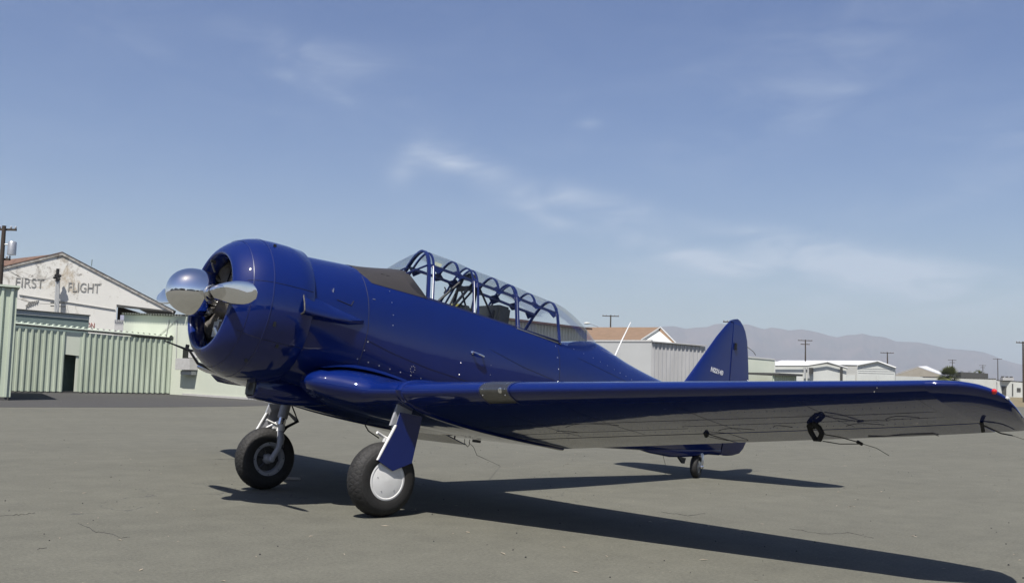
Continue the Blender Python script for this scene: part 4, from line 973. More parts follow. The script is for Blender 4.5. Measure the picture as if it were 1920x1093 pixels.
def outer(Y):
    ys = [1.45, 5.7, 6.04, 6.19, 6.27, 6.33, 6.375, 6.41, 6.43]; yt_ = [1.45, 5.5, 5.93, 6.13, 6.28, 6.38, 6.43]
    le = np.interp(Y, ys, [.12, -.84, -.90, -1.0, -1.08, -1.16, -1.235, -1.31, -1.40]); te = np.interp(Y, yt_, [-2.0, -2.0, -1.95, -1.89, -1.75, -1.60, -1.45])
    t = np.interp(Y, [1.45, 5.8, 6.35, 6.43], [.15, .12, .12, .07])
    lez = np.interp(Y, ys, [-.605, -.284, -.258, -.238, -.238, -.250, -.275, -.325, -.385]); tez = np.interp(Y, [1.45, 5.93, 6.13, 6.38, 6.43], [-.862, -.425, -.415, -.425, -.415])
    return (le, lez), (te, tez), t
def wing(side):
    Ys = list(np.linspace(1.45, 3.72, 7)); Ym = list(np.linspace(3.72, 6.02, 9)); Yt = [6.02, 6.08, 6.13, 6.18, 6.22, 6.26, 6.30, 6.335, 6.36, 6.38, 6.395, 6.41, 6.42, 6.43]
    mb = MB()
    def sec(Y, x0=0, x1=1): le, te, t = outer(Y); return [(p[0], p[1]*side, p[2]) for p in section(Y, le, te, t, .02, x0, x1)]
    mb.loft([sec(Y) for Y in Ys], True, True, True); mb.loft([sec(Y, 0, .735) for Y in Ym], True, True, True); mb.loft([sec(Y) for Y in Yt], True, True, True)
    w = PB(mb, 'outer_wing', BLUE, angle=42)
    al = MB().loft([sec(Y, .752, 1) for Y in np.linspace(3.735, 6.005, 8)], True, True, True); PB(al, 'aileron', BLUE, w, angle=42)
    return w
WL = wing(1); WR = wing(-1)
WL['label'] = 'port wing nearest the camera'; WR['label'] = 'starboard wing behind the fuselage'
def center():
    S_ = [(.30, .30, -.60, .150), (.42, .60, -.615, .165), (.50, .615, -.615, .150), (.60, .635, -.615, .152), (.70, .610, -.616, .150), (.78, .530, -.618, .150), (.86, .42, -.622, .150), (.94, .31, -.624, .150), (1.02, .24, -.630, .150), (1.10, .20, -.625, .150), (1.30, .165, -.613, .150), (1.449, .125, -.605, .150)]
    L_ = [(-y, a, b, c) for y, a, b, c in S_[::-1]]+S_
    return MB().loft([section(y, (lx, lz), (-2.0, -.862), t) for y, lx, lz, t in L_], True, True, True)
WC = PB(center(), 'center_wing', BLUE, angle=40)
for side in (1, -1):                            # raised attach flange between centre section and outer panel
    R_ = []
    for y, o in ((1.405, .001), (1.41, .012), (1.425, .017), (1.475, .017), (1.49, .012), (1.495, .001)):
        le, te, t = outer(max(1.45, y)); R_.append([(p[0], p[1]*side, p[2]) for p in section(y, le, te, t, off=o)])
    PB(MB().loft(R_, True, False, False), 'attach_flange', BLUE, WC, angle=30)
# wing root fillet
def fillet(side):
    R_ = []
    for x in np.linspace(.50, -1.95, 26):
        c = .30 if x > .4 else .30
        # upper wing surface height at Y ~ .62
        s_ = section(.62, (.69, -.628), (-2.0, -.862), .17); up = s_[:23]; zz = np.interp(x, [p[0] for p in up], [p[2] for p in up])
        y0 = fy(x, zz+.16)+.002; y1 = .60+.12; zt = zz+.085*np.interp(x, [-1.95, -1.0, .2, .50], [1.5, 1, .5, .1]); y0 = fy(x, zt)+.002
        pts = []
        for j in range(9):
            u = j/8; pts.append((x, side*(y0+(y1-y0)*u), zt+(zz+.001-zt)*(1-(1-u)**2.2)))
        R_.append(pts)
    PB(MB().loft(R_, closed=False), 'wing_fillet', BLUE, WC, angle=50)
fillet(1); fillet(-1)

def lower(Y, xf):                               # point on the under surface
    le, te, t = outer(Y); x, u, l = naca(.02, t, 0, 1, 60); zz = np.interp(xf, x, l); c = math.hypot(le[0]-te[0], le[1]-te[1])
    return np.array([le[0]+(te[0]-le[0])*xf, Y, le[1]+(te[1]-le[1])*xf+c*zz])
def wline(p, q, r=.0022, name='panel_seam', m=SEAM, k=14, off=.0005):
    P_ = []
    for i in range(k+1):
        u = i/k; a = lower(p[0]+(q[0]-p[0])*u, p[1]+(q[1]-p[1])*u); a[2] -= off; P_.append(a)
    return PB(MB().tube(P_, r*.8, 5), name, m, WL)
wline((1.5, .42), (5.9, .42), .0016); wline((1.5, .60), (3.7, .60), .0016); wline((3.7, .55), (5.9, .55), .0014)
wline((1.55, .72), (3.72, .735), .003); wline((3.72, .735), (3.72, .99), .004)
for y in (2.35, 3.1, 4.1, 5.1, 5.9): wline((y, .12), (y, .70), .0013)
for y0, y1, xf in ((2.55, 3.15, .42), (3.9, 4.25, .63), (4.45, 4.62, .60), (5.05, 5.35, .62), (5.45, 5.7, .48), (2.2, 2.5, .55)):
    P_ = []
    for i in range(13):
        u = i/12; a = lower(y0+(y1-y0)*u, xf+.055*(1-math.sin(math.pi*u))); a[2] -= .001; P_.append(a)
    PB(MB().tube(P_, .0014, 5), 'inspection_cover_edge', SEAM, WL)
mb = MB()
for xf in (.30, .425, .56, .66):
    for y in np.arange(1.6, 5.95, .06):
        a = lower(y, xf); mb.revolve([(-.0004, .0042), (.0016, .003)], a, (0, 0, -1), 5, True)
PB(mb, 'wing_rivets', BLUEM, WL, kind='stuff')
# landing light bay in the leading edge
def patch(Y0, Y1, xa, off, name, m, parent, xb=None):
    R_ = []
    for Y in np.linspace(Y0, Y1, 10):
        le, te, t = outer(Y); u_ = (Y-Y0)/(Y1-Y0)
        cut = xa
        x, u, l = naca(.02, t, 0, cut, 14); c = math.hypot(le[0]-te[0], le[1]-te[1])
        P_ = lambda xx, zz: np.array([le[0]+(te[0]-le[0])*xx, Y, le[1]+(te[1]-le[1])*xx+c*zz])
        pts = [P_(a, b) for a, b in zip(x, u)][::-1]+[P_(a, b) for a, b in zip(x, l)][1:]
        cen_ = P_(.10, .02); R_.append([p+(p-cen_)/np.linalg.norm(p-cen_)*off for p in pts])
    return PB(MB().loft(R_, closed=False), name, m, parent, angle=60)
ll = patch(2.40, 2.70, .075, .003, 'landing_light', mat('light_bay_metal', (.20, .20, .20), .25, .9, var=.3, vscale=7), WL)
patch(2.385, 2.40, .08, .005, 'bay_edge', BLUEM, ll); patch(2.70, 2.715, .08, .005, 'bay_edge', BLUEM, ll)
le_, te_, t_ = outer(2.62); PB(MB().revolve([(.0, .0), (.002, .012), (.0, .022), (-.006, .026)], (le_[0]+.0, 2.62, le_[1]-.012), (1, .25, -.25), 20), 'lamp', CHROME, ll)
for dz in (-.05, .05, .0):
    for y in (2.43, 2.67): PB(MB().revolve([(0, .006), (.004, .004)], (outer(y)[0][0]-abs(dz)*.35+.003, y, outer(y)[0][1]+dz), (1, 0, dz*8), 6, True), 'screw', ALU, ll)
# navigation light, tip fasteners
le_, te_, t_ = outer(6.335)
nl = PB(MB().revolve([(-.02, .015), (0, .018), (.015, .017), (.026, .011), (.031, .002)], (le_[0]-.01, 6.335, le_[1]+.0), (.75, .65, .05), 16, True), 'navigation_light', REDL, WL)
PB(MB().revolve([(-.03, .019), (-.010, .020), (-.008, .018)], (le_[0]-.01, 6.335, le_[1]+.0), (.75, .65, .05), 16), 'light_collar', CHROME, nl)
PB(MB().box((outer(6.385)[0][0]+.004, 6.39, outer(6.385)[0][1]+.01), (.035, .018, .02)), 'tip_bracket', WHITE, WL, bevel=.006)
for y, dz in ((5.72, .03), (5.72, -.02), (5.70, -.045)):
    le_, te_, t_ = outer(y); PB(MB().revolve([(0, .0045), (.003, .003)], (le_[0]-abs(dz)*.3+.004, y, le_[1]+dz), (1, .2, dz*10), 8, True), 'screw', ALU, WL)

# aileron balance loop, tie-down, pitot, static wicks
def under(Y, xf, d=0.0): a = lower(Y, xf); a[2] -= d; return a
c = under(4.86, .60, .02)
LS = .78
loop = [c+[.05, 0, -.0], c+[.02, .055, -.04], c+[-.01, .075, -.09], c+[-.05, .03, -.145], c+[-.06, -.03, -.145], c+[-.03, -.065, -.08], c+[.02, -.055, -.03], c+[.05, 0, -.0]]
loop = [c+(q-c)*LS+[0, 0, .025] for q in loop]
tb = PB(MB().tube(loop, [.021]*8, 8), 'balance_loop', BLACKR, WL)
for p in ([.05, .0, .0], [.02, .0, -.02]): PB(MB().tube([c+[.02, 0, .03], c+p], .014, 6), 'loop_clamp', BLACKR, tb)
PB(MB().tube([c+[-.02, .06, -.05], c+[-.14, .13, -.05], c+[-.30, .20, -.065]], .004, 6), 'push_rod', BLACK, tb)
PB(MB().tube([c+[-.04, .05, -.10], c+[-.16, .12, -.10], c+[-.30, .20, -.075]], .004, 6), 'push_rod', BLACK, tb)
PB(MB().tube([c+[-.28, .19, -.06], c+[-.32, .21, -.075]], .013, 6), 'rod_end', BLACK, tb)
PB(MB().tube([c+[-.31, .21, -.07], c+[-.42, .27, -.085], c+[-.52, .32, -.125]], .0025, 5), 'static_wick', mat('grey_wick', (.16, .15, .12), .7, var=.2, vscale=9), tb)
c = under(3.72, .735, .0)
PB(MB().tube([c, c+[0, 0, -.035]], [.03, .010], 8), 'hinge_bracket', BLACK, WL); PB(MB().tube([c+[0, 0, -.02], c+[-.16, .10, -.03], c+[-.34, .18, .0]], .0025, 5), 'hinge_rod', BLACK, WL)
c = under(6.05, .745, .0)
PB(MB().tube([c+[.03, 0, .0], c+[.0, .0, -.06]], .014, 6), 'hinge_bracket', BLACK, WL); PB(MB().tube([c+[.0, 0, -.015], c+[-.15, .05, -.045], c+[-.24, .09, -.045]], .005, 6), 'hinge_rod', BLACK, WL)
PB(MB().tube([c+[-.23, .09, -.045], c+[-.34, .14, -.06], c+[-.44, .19, -.10]], .0025, 5), 'static_wick', MATS['grey_wick'], WL)
P_ = [under(5.16, .965, .0), under(5.32, .94, .004), under(5.55, .94, .004), under(5.56, .995, .006)]
PB(MB().tube([under(5.02, .95, .004)]+P_, .003, 5), 'trim_tab_edge', SEAM, WL)
# fittings on the inner trailing edge and hanging lead
for y, d in ((.95, .07), (1.15, .06)):
    c = np.array([-1.3, y-.1, -.90]); 
for (X_, Y_, Z_, d) in ((-1.96, -.86, -.872, .05), (-1.96, -.40, -.872, .05)):
    PB(MB().tube([(X_, Y_, Z_+.02), (X_, Y_, Z_-d)], .009, 6), 'drain_tube', BLACK, WC)
PB(MB().tube([(-1.96, -.20, -.87), (-1.97, -.20, -.92), (-1.99, -.16, -.955), (-1.98, -.12, -.93), (-1.96, -.10, -.87)], .004, 6), 'cable_loop', BLACKR, WC)
PB(MB().box((-1.97, .02, -.88), (.05, .10, .03)), 'cable_clip', BLACK, WC, smooth=False)
PB(MB().tube([(-.8, -.55, -.90), (-.84, -.52, -.96), (-.95, -.45, -1.02)], .008, 6), 'vent_hose', BLACKR, WC)
# pitot on the starboard wing
le_, te_, t_ = outer(4.5)
pt = PB(MB().tube([(-.20, -4.5, -.155), (-.10, -4.5, -.155), (.08, -4.5, -.125), (.24, -4.5, -.098)], [.016, .018, .012, .008], 8), 'pitot_tube', BLACK, WR)
PB(MB().tube([(le_[0]-.03, -4.5, le_[1]), (-.30, -4.5, le_[1]+.06), (-.14, -4.5, -.16)], [.03, .022, .016], 8), 'pitot_mast', BLACK, pt)
PB(MB().box((-.10, -4.5, -.115), (.05, .02, .06)), 'pitot_vane', BLACK, pt, smooth=False)

# split flaps, slightly drooped
def flap(y0, y1, par_):
    def P_(y, x, d): 
        le, te, t = outer(max(1.45, abs(y))); z = te[1]-.012 if x < -1.9 else te[1]+.035; return (x, y, z-d)
    R_ = [[P_(y, -1.62, .0), P_(y, -2.02, .050), P_(y, -2.02, .062), P_(y, -1.62, .012)] for y in np.linspace(y0, y1, 6)]
    return PB(MB().loft(R_), 'split_flap', BLUE, par_, smooth=False)
flap(-3.70, -1.50, WR); flap(-1.42, -.25, WC)

# ---- tail
def tailsec(le, te, t, pos, axis):              # symmetric section; pos fixed coordinate, axis 'z' (fin) or 'y' (tailplane)
    x, u, l = naca(0, t, 0, 1, 16); c = abs(le-te); up = [(le+(te-le)*a, b*c) for a, b in zip(x, u)]; lo = [(le+(te-le)*a, b*c) for a, b in zip(x, l)]
    q = up[::-1]+lo[1:]
    return [(a, b, pos) if axis == 'z' else (a, pos[0], pos[1]+b) for a, b in q]
def finle(z): return np.interp(z, [.0, .33, .463, .899, 1.20, 1.395, 1.46, 1.505, 1.53, 1.545], [-5.20, -5.33, -5.447, -5.774, -6.0, -6.17, -6.235, -6.30, -6.36, -6.42])
def finte(z): return np.interp(z, [-.465, -.44, -.38, -.28, -.15, .10, .40, .71, 1.0, 1.27, 1.40, 1.47, 1.52, 1.545], [-6.40, -6.62, -6.80, -6.90, -6.945, -6.945, -6.90, -6.835, -6.775, -6.705, -6.64, -6.58, -6.51, -6.45])
HX = lambda z: np.interp(z, [-.47, .5, 1.27, 1.545], [-6.355, -6.355, -6.33, -6.33])
zf = [.0, .2, .33, .463, .7, .899, 1.05, 1.20, 1.32, 1.395, 1.43, 1.46, 1.475]
def finpart(z, a, b):
    L0, L1 = finle(z), finte(z); c = L0-L1; t = np.interp(z, [0, 1.5], [.085, .075]); x0, x1 = (L0-a)/c, (L0-b)/c; x0 = max(0, x0); x1 = min(1, x1)
    x, u, l = naca(0, t, x0, x1, 16); up = [(L0-c*q, c*w, z) for q, w in zip(x, u)]; lo = [(L0-c*q, c*w, z) for q, w in zip(x, l)]
    return up[::-1]+lo
fin = PB(MB().loft([finpart(z, finle(z), HX(z)+.0025) for z in zf ]), 'fin', BLUE, angle=50)
zr = [-.46, -.45, -.43, -.38, -.30, -.2, -.05, .1, .3, .5, .71, .9, 1.1, 1.27, 1.34, 1.40, 1.45, 1.474, 1.478, 1.495, 1.51, 1.525, 1.537, 1.545]
def rud(z):
    a = HX(z)-.0025 if z < 1.476 else finle(z)
    L1 = finte(z); hw = np.interp(z, [-.46, -.3, .3, 1.2, 1.50, 1.545], [.025, .045, .050, .035, .018, .004]); n = 10; P_ = []
    for i in range(n+1): u = i/n; P_.append((a+(L1-a)*u, hw*(1-u)**.8, z))
    for i in range(n, -1, -1): u = i/n; P_.append((a+(L1-a)*u, -hw*(1-u)**.8-.0005, z))
    return P_
rd = PB(MB().loft([rud(z) for z in zr]), 'rudder', BLUE, angle=50)
PB(MB().box((-6.40, .045, 1.13), (.05, .02, .10)), 'rudder_hinge', BLACK, rd, bevel=.006)
PB(MB().tube([(HX(.4)-.0, .050, .30), (HX(.8), .047, .8), (HX(1.1), .041, 1.1)], .0018, 5), 'hinge_gap', SEAM, rd)
for z in (.66, .585): PB(MB().tube([(finte(z)+.05, .0, z+.04), (finte(z)-.03, .02, z+.01), (finte(z)-.14, .03, z+.005)], .009, 6), 'static_wick', WHITE, rd)
PB(MB().tube([(finte(1.17)+.02, 0, 1.19), (finte(1.17)-.12, .02, 1.14), (finte(1.17)-.18, .02, 1.10)], .005, 5), 'static_wick', MATS['grey_wick'], rd)
for side in (1, -1):
    ys = [.05, .5, 1.0, 1.5, 1.75, 1.88, 1.95, 1.985, 2.0]
    tle = np.interp(ys, [.05, 1.75, 1.9, 2.0], [-5.25, -5.72, -5.83, -6.15]); tte = np.interp(ys, [.05, 1.6, 1.85, 1.95, 2.0], [-6.62, -6.52, -6.45, -6.38, -6.22])
    # the tailplane proper and its elevator, parted at the hinge
    def ts(i, lo, hi):
        a, b = tle[i], tte[i]; c = a-b; x, u, l = naca(0, .085, lo, hi, 12); return [(a-c*q, side*ys[i], .22+c*w) for q, w in zip(x, u)][::-1]+[(a-c*q, side*ys[i], .22+c*w) for q, w in zip(x, l)]
    st = PB(MB().loft([ts(i, 0, .58) for i in range(len(ys))]), 'tailplane', BLUE, angle=50)
    PB(MB().loft([ts(i, .595, 1) for i in range(len(ys))]), 'elevator', BLUE, st, angle=50)
# registration
ty = 0
tm = text_mesh('registration', 'N22140', .094, TWHITE, (0, 0, 0), (1, 0, 0), (0, 1, 0), fin, .0015, 1.0, .0035, .18)
mx_ = max(v.co[0] for v in tm.data.vertices)
for v in tm.data.vertices:
    u, w, d = v.co; X_ = -5.895-.285*(u/mx_); Z_ = .672-.012*(u/mx_)+w*.98; L0, L1 = finle(Z_), finte(Z_); q = (L0-X_)/(L0-L1)
    _t = np.interp(Z_, [0, 1.5], [.085, .075]); yt = 5*_t*(.2969*math.sqrt(q)-.126*q-.3516*q**2+.2843*q**3-.1036*q**4)*(L0-L1)
    v.co = T((X_, yt+.003+d*.6, Z_))
# tail bottom fairing
R_ = []
for x, w, zt, zb in ((-4.52, .03, -.56, -.60), (-4.9, .06, -.50, -.63), (-5.3, .085, -.45, -.63), (-5.55, .09, -.42, -.60), (-5.8, .08, -.38, -.56), (-6.1, .06, -.36, -.49), (-6.34, .035, -.36, -.47)):
    R_.append([(x, w*math.cos(t_), (zt+zb)/2+(zt-zb)/2*math.sin(t_)) for t_ in np.linspace(0, 2*math.pi, 17)[:-1]])
PB(MB().loft(R_), 'tail_fairing', BLUE, fus)
PB(MB().box((-4.55, 0, -.605), (.10, .05, .035)), 'tie_down_block', BLACK, fus, bevel=.008)
PB(MB().prism([(-5.45, .0, -.60), (-5.62, 0, -.60), (-5.60, 0, -.68), (-5.56, 0, -.68)], (0, .03, 0)), 'tail_lug', BLACK, fus, smooth=False)
# whip antenna on the spine
PB(MB().tube([(-4.02, 0, .50), (-4.12, 0, .76), (-4.235, 0, 1.02)], [.012, .009, .006], 6), 'whip_antenna', WHITE, fus)

# ---- canopy
CSH = [(.402, 0.0), (.345, .22), (.287, .44), (.232, .64), (.200, .73), (.160, .83), (.113, .915), (.060, .975), (0, 1.0)]
def arch(X, lean=.09, off=0.0, sc=1.0, lo=0, ap=None):
    apx = np.interp(X, [-2.775, -2.418, -2.111, -1.833, -1.517, -1.236, -.885, -.817], [.960, .984, 1.015, 1.035, 1.050, 1.080, 1.095, 1.100]) if ap is None else ap
    pts = []
    for y, f in CSH: pts.append(np.array([X+lean*(1-f), y*sc, railz(X)+(apx-railz(X))*f]))
    P_ = []
    # densify with a smooth pass
    q = pts+[np.array([p[0], -p[1], p[2]]) for p in pts[-2::-1]]
    cen_ = np.array([X, 0, .7])
    for i in range(len(q)-1):
        for j in range(3):
            u = j/3; a = q[max(0, i-1)]; b = q[i]; c = q[i+1]; d = q[min(len(q)-1, i+2)]
            P_.append(.5*((2*b)+(-a+c)*u+(2*a-5*b+4*c-d)*u*u+(-a+3*b-3*c+d)*u**3))
    P_.append(q[-1])
    if off: P_ = [p+(p-cen_)*[0, 1, 1]/np.linalg.norm((p-cen_)*[0, 1, 1])*off for p in P_]
    return P_
def bar(pts, w, h, name, m, parent=None):       # rectangular section swept along pts; w along X, h radial
    R_ = []; pts = [np.array(p, float) for p in pts]
    for i, p in enumerate(pts):
        d = pts[min(i+1, len(pts)-1)]-pts[max(i-1, 0)]; d /= np.linalg.norm(d); x = np.array([1.0, 0, 0]); x = x-d*(x@d); x /= np.linalg.norm(x); n = np.cross(d, x)
        R_.append([p+x*w/2+n*h/2, p-x*w/2+n*h/2, p-x*w/2-n*h/2, p+x*w/2-n*h/2])
    return PB(MB().loft(R_), name, m, parent, angle=30)
cf_ = PB(MB().loft([[(x, s_*(fy(x, railz(x))-.012*k), railz(x)+.001+.016*j) for k, j in ((0, 0), (0, 1), (3.2, 1), (3.2, 0))] for x in np.linspace(-.70, -2.72, 12) for s_ in (1,)]), 'canopy_rail', BLUEM)
PB(MB().loft([[(x, -(fy(x, railz(x))-.012*k), railz(x)+.001+.016*j) for k, j in ((0, 0), (0, 1), (3.2, 1), (3.2, 0))] for x in np.linspace(-.70, -2.72, 12)]), 'canopy_rail', BLUEM)
PB(MB().tube([(x, fy(x, railz(x))+.004, railz(x)-.004) for x in np.linspace(-2.0, -2.72, 8)], .007, 6), 'rail_track', ALU)
frame = bar(arch(-.817), .040, .022, 'windscreen_arch', BLUEM)
full = [(-.885, .020, BLUEM), (-1.450, .018, BLUEM), (-1.517, .018, BLUEM), (-2.090, .018, BLUEM), (-2.125, .016, BLUEM), (-2.775, .034, BLUEM)]
for X, w, m in full: bar(arch(X), w, .018, 'canopy_arch', m)
for X in (-.872, -1.455, -2.105): PB(MB().tube([p+[.0, .008, 0] for p in arch(X)[:12]], .006, 6), 'arch_bead', ALU)
IS = 11; IE = len(arch(-1))-12
for X in (-1.236, -1.833, -2.418): bar(arch(X)[IS:IE+1], .026, .016, 'canopy_hoop', BLUEM)
def shoulder(X): return arch(X)[IS]
for s_ in (1, -1):
    P_ = [shoulder(x)*[1, s_, 1] for x in np.linspace(-.817, -2.775, 16)]
    R_ = [[p+[0, 0, .017], p+[0, -s_*.012, .015], p+[0, -s_*.012, -.015], p+[0, 0, -.017]] for p in P_]
    PB(MB().loft(R_), 'longitudinal_frame', BLUEM, angle=30)
    for X in (-.93, -1.236, -1.48, -1.833, -2.11, -2.418, -2.70):    # corner gussets
        p = shoulder(X)*[1, s_, 1]; u = (shoulder(X-.05)-shoulder(X+.05)); u /= np.linalg.norm(u); u = u*[1, s_, 1]
        dn = np.array([0, s_*.035, -.075]); upv = np.array([0, -s_*.035, .055])
        for v in ((dn,) if X in (-2.70, -.93) else (dn*.9, upv)):
            if v is not upv and X in (-1.236, -1.833, -2.418): v = dn*.6
            MBp = MB().prism([p-u*.10, p+v, p+u*.10], (0, -s_*.006, 0)); PB(MBp, 'gusset', BLUEM, smooth=False)
    bar([np.array([-.73, s_*.395, .52]), np.array([-2.70, s_*.39, .445])], .01, .03, 'lower_frame', BLUEM)
    wb0 = shoulder(-.817)*[1, s_, 1]; yb = .19; xb = -.53; bar([wb0, (xb, s_*yb, ftop(xb, yb)-.004)], .018, .020, 'windscreen_bar', BLUEM)
# glass skins, each bay its own pane
def pane(Xa, Xb, name='canopy_pane', off=.012):
    n = max(2, int(abs(Xa-Xb)/.12)+1)
    return PB(MB().loft([arch(x, off=off) for x in np.linspace(Xa, Xb, n)], closed=False), name, GLASS, angle=80)
for a, b in ((-.89, -1.236), (-1.236, -1.45), (-1.517, -1.833), (-1.833, -2.09), (-2.125, -2.418), (-2.418, -2.77)): pane(a, b)
# windscreen: arch to the deck
ar = arch(-.817, off=.006); nA = len(ar); base = []
for i in range(nA):
    u = i/(nA-1); a = math.pi*u; y = .43*math.cos(a); x = -.70+.29*math.sin(a)**.6
    z = ftop(x, y)+.002 if abs(y) < fy(x, railz(x)) else railz(x); base.append(np.array([x, y, z]))
PB(MB().loft([[(1-k)*np.array(p)+k*np.array(b)+np.array([0, 0, .02*math.sin(math.pi*k)]) for p, b in zip(ar, base)] for k in (0, .33, .66, 1)], closed=False), 'windscreen', GLASS, angle=80)
# rear bubble
R_ = []
aR = arch(-2.775, off=.012)
for k in np.linspace(0, 1, 9):
    X = -2.775-.81*k; zt = .975+(.605-.975)*(k**1.75); wsc = math.sqrt(max(0.02, 1-k**2.4)); row_ = []
    zr_ = railz(-2.775)+(.60-railz(-2.775))*k**1.3
    for p in aR:
        f = (p[2]-railz(-2.775))/(.972-railz(-2.775)); row_.append(np.array([X+(.09*(1-f))*(1-k), p[1]*wsc, zr_+(zt-zr_)*f]))
    R_.append(row_)
PB(MB().loft(R_, closed=False), 'rear_bubble', GLASS, angle=80)
# small beacon dome seen over the hood
PB(MB().revolve([(0, .05), (.012, .045), (.022, .028), (.027, .002)], (-.20, -.12, ftop(-.2, .12)-.004), (0, 0, 1), 16), 'deck_light', WHITE)

# ---- cockpit: roll-over pylon, seats, panels
roll = PB(MB().tube([(-1.47, .20, .42), (-1.50, .19, .80), (-1.51, .12, .965), (-1.51, 0, 1.0), (-1.51, -.12, .965), (-1.50, -.19, .80), (-1.47, -.20, .42)], .020, 8), 'roll_over_hoop', BLACK)
for s_ in (1, -1):
    PB(MB().tube([(-1.50, .15*s_, .92), (-1.10, .24*s_, .42)], .016, 6), 'roll_over_strut', BLACK, roll)
    PB(MB().tube([(-1.52, .17*s_, .88), (-1.86, .25*s_, .40)], .012, 6), 'roll_over_strut', BLACK, roll)
    PB(MB().tube([(-1.50, .17*s_, .84), (-1.27, .05*s_, .42)], .014, 6), 'roll_over_strut', BLACK, roll)
PB(MB().box((-1.50, 0, .83), (.05, .34, .05)), 'cross_member', BLACK, roll, bevel=.005)
PB(MB().box((-1.53, .0, .955), (.09, .20, .03)), 'pylon_cap', BLACK, roll, bevel=.008)
seat = PB(MB().box((-1.42, 0, .35), (.10, .40, .50)), 'front_seat', SEATG, bevel=.02)
PB(MB().box((-1.40, 0, .585), (.10, .20, .06)), 'head_cushion', YELLOW, seat, bevel=.02)
seat2 = PB(MB().box((-2.42, 0, .22), (.10, .40, .40)), 'rear_seat', SEATG, bevel=.02)
sh = PB(MB().box((-1.93, 0, .56), (.20, .46, .30)), 'rear_instrument_hood', mat('dark_grey_panel', (.040, .045, .045), .5, var=.2, vscale=9), bevel=.03)
PB(MB().box((-1.82, .12, .60), (.03, .10, .08)), 'rear_instrument', BLACK, sh, bevel=.006)
fp = PB(MB().loft([[(x, w_*math.cos(t_), .50+h_*math.sin(t_)) for t_ in np.linspace(0, math.pi, 13)]+[(x, -w_, .42), (x, w_, .42)] for x, w_, h_ in ((-.50, .30, .14), (-.55, .30, .10), (-.60, .30, .04))]), 'instrument_hood', mat('hood_black', (.045, .045, .047), .7, var=.3, vscale=8), angle=40)
PB(MB().box((-1.5, 0, -.10), (2.0, .70, .04)), 'cockpit_floor', SEATG, smooth=False)
PB(MB().tube([(-.93, .39, .62), (-.95, .385, .66), (-.93, .38, .69)], .008, 6), 'canopy_handle', BLACK)
# ---- wheels
def tyre_mesh(R, W, tread=True, n=192, m=34):
    mb = MB(); rings = []
    for j in range(m+1):
        v = -1+2*j/m; ring_ = []
        a = v*math.pi*.62                                    # around the carcass from bead to bead
        rc = W/2*1.02; yy = W/2*math.sin(a)/math.sin(math.pi*.5) if abs(a) < math.pi/2 else W/2*math.sin(a)
        rr = R-rc*.92+rc*.92*math.copysign(abs(math.cos(a))**.80, math.cos(a))
        for i in range(n):
            th = 2*math.pi*i/n; d = 0
            if tread and abs(v) < .66:
                k = 36
                g1 = abs(((th*k/(2*math.pi)+v*2.3) % 1)-.5); g2 = abs(((th*k/(2*math.pi)-v*2.3) % 1)-.5)
                if max(g1, g2) > .43: d = .0035
                if min(abs(abs(v)-.22), abs(abs(v)-.60)) < .025: d = .006
            ring_.append(((rr-d)*math.cos(th), yy, (rr-d)*math.sin(th)))
        rings.append(ring_)
    return mb.loft(rings, True, False, False)
class Fr: pass
def wheel(cx, cy, cz, R, W, name, yaw=0.0, hub='cap', outward=1):
    c, s = math.cos(yaw), math.sin(yaw)
    X = lambda p: (cx+c*p[0]-s*p[1], cy+s*p[0]+c*p[1], cz+p[2])
    # flatten the contact patch a little
    def XT(p):
        q = X(p); return (q[0], q[1], max(q[2], .004+0*q[2])) 
    w = empty(name, (0, 0, 0)); w.parent = plane
    tyre_mesh(R, W, hub != 'tail', n=420 if hub != 'tail' else 64, m=48 if hub != 'tail' else 16).build('tyre', RUBBER, w, xf=XT, angle=40)
    o = outward
    if hub != 'tail':
        for sd in (1, -1):
            MB().revolve([(sd*W*.30, .205), (sd*W*.40, .205), (sd*W*.43, .198), (sd*W*.43, .150), (sd*W*.34, .140), (sd*W*.22, .135)], axis=(0, 1, 0), n=48).build('rim', GREY if sd != o else WHITE, w, xf=X)
        MB().revolve([(o*W*.42, .192), (o*W*.455, .190), (o*W*.47, .182), (o*W*.472, .170), (o*W*.455, .163), (o*W*.462, .155), (o*W*.50, .08), (o*W*.51, .0)], axis=(0, 1, 0), n=56).build('hub_cap', WHITE, w, xf=X, angle=25)
        for k in range(5):
            a = k*2*math.pi/5+.3; MB().revolve([(o*W*.48, .006), (o*W*.50, .004)], (math.cos(a)*.115, 0, math.sin(a)*.115), (0, 1, 0), 8, True).build('screw', ALU, w, xf=X)
        i_ = -o
        MB().revolve([(i_*W*.20, .135), (i_*W*.22, .02)], axis=(0, 1, 0), n=32).build('brake_plate', mat('brake_metal', (.07, .07, .07), .45, .5, var=.4, vscale=18), w, xf=X)
        MB().revolve([(i_*W*.2, .06), (i_*W*.36, .055), (i_*W*.46, .03), (i_*W*.55, .028)], axis=(0, 1, 0), n=20, caps=True).build('axle', GREY, w, xf=X)
        mb = MB()
        for k in range(6):
            a = k*math.pi/3+.2; mb.tube([(math.cos(a)*.05, i_*W*.27, math.sin(a)*.05), (math.cos(a)*.13, i_*W*.24, math.sin(a)*.13)], .013, 6)
        mb.build('brake_spoke', MATS['brake_metal'], w, xf=X)
        for k in range(8):
            a = k*math.pi/4; MB().revolve([(i_*W*.43, .007), (i_*W*.45, .005)], (math.cos(a)*.175, 0, math.sin(a)*.175), (0, 1, 0), 6, True).build('rim_bolt', BLACK, w, xf=X)
    else:
        for sd in (1, -1): MB().revolve([(sd*W*.30, R*.55), (sd*W*.42, R*.52), (sd*W*.40, R*.35), (sd*W*.5, R*.18), (sd*W*.52, 0)], axis=(0, 1, 0), n=28).build('rim', ALU, w, xf=X)
    return w
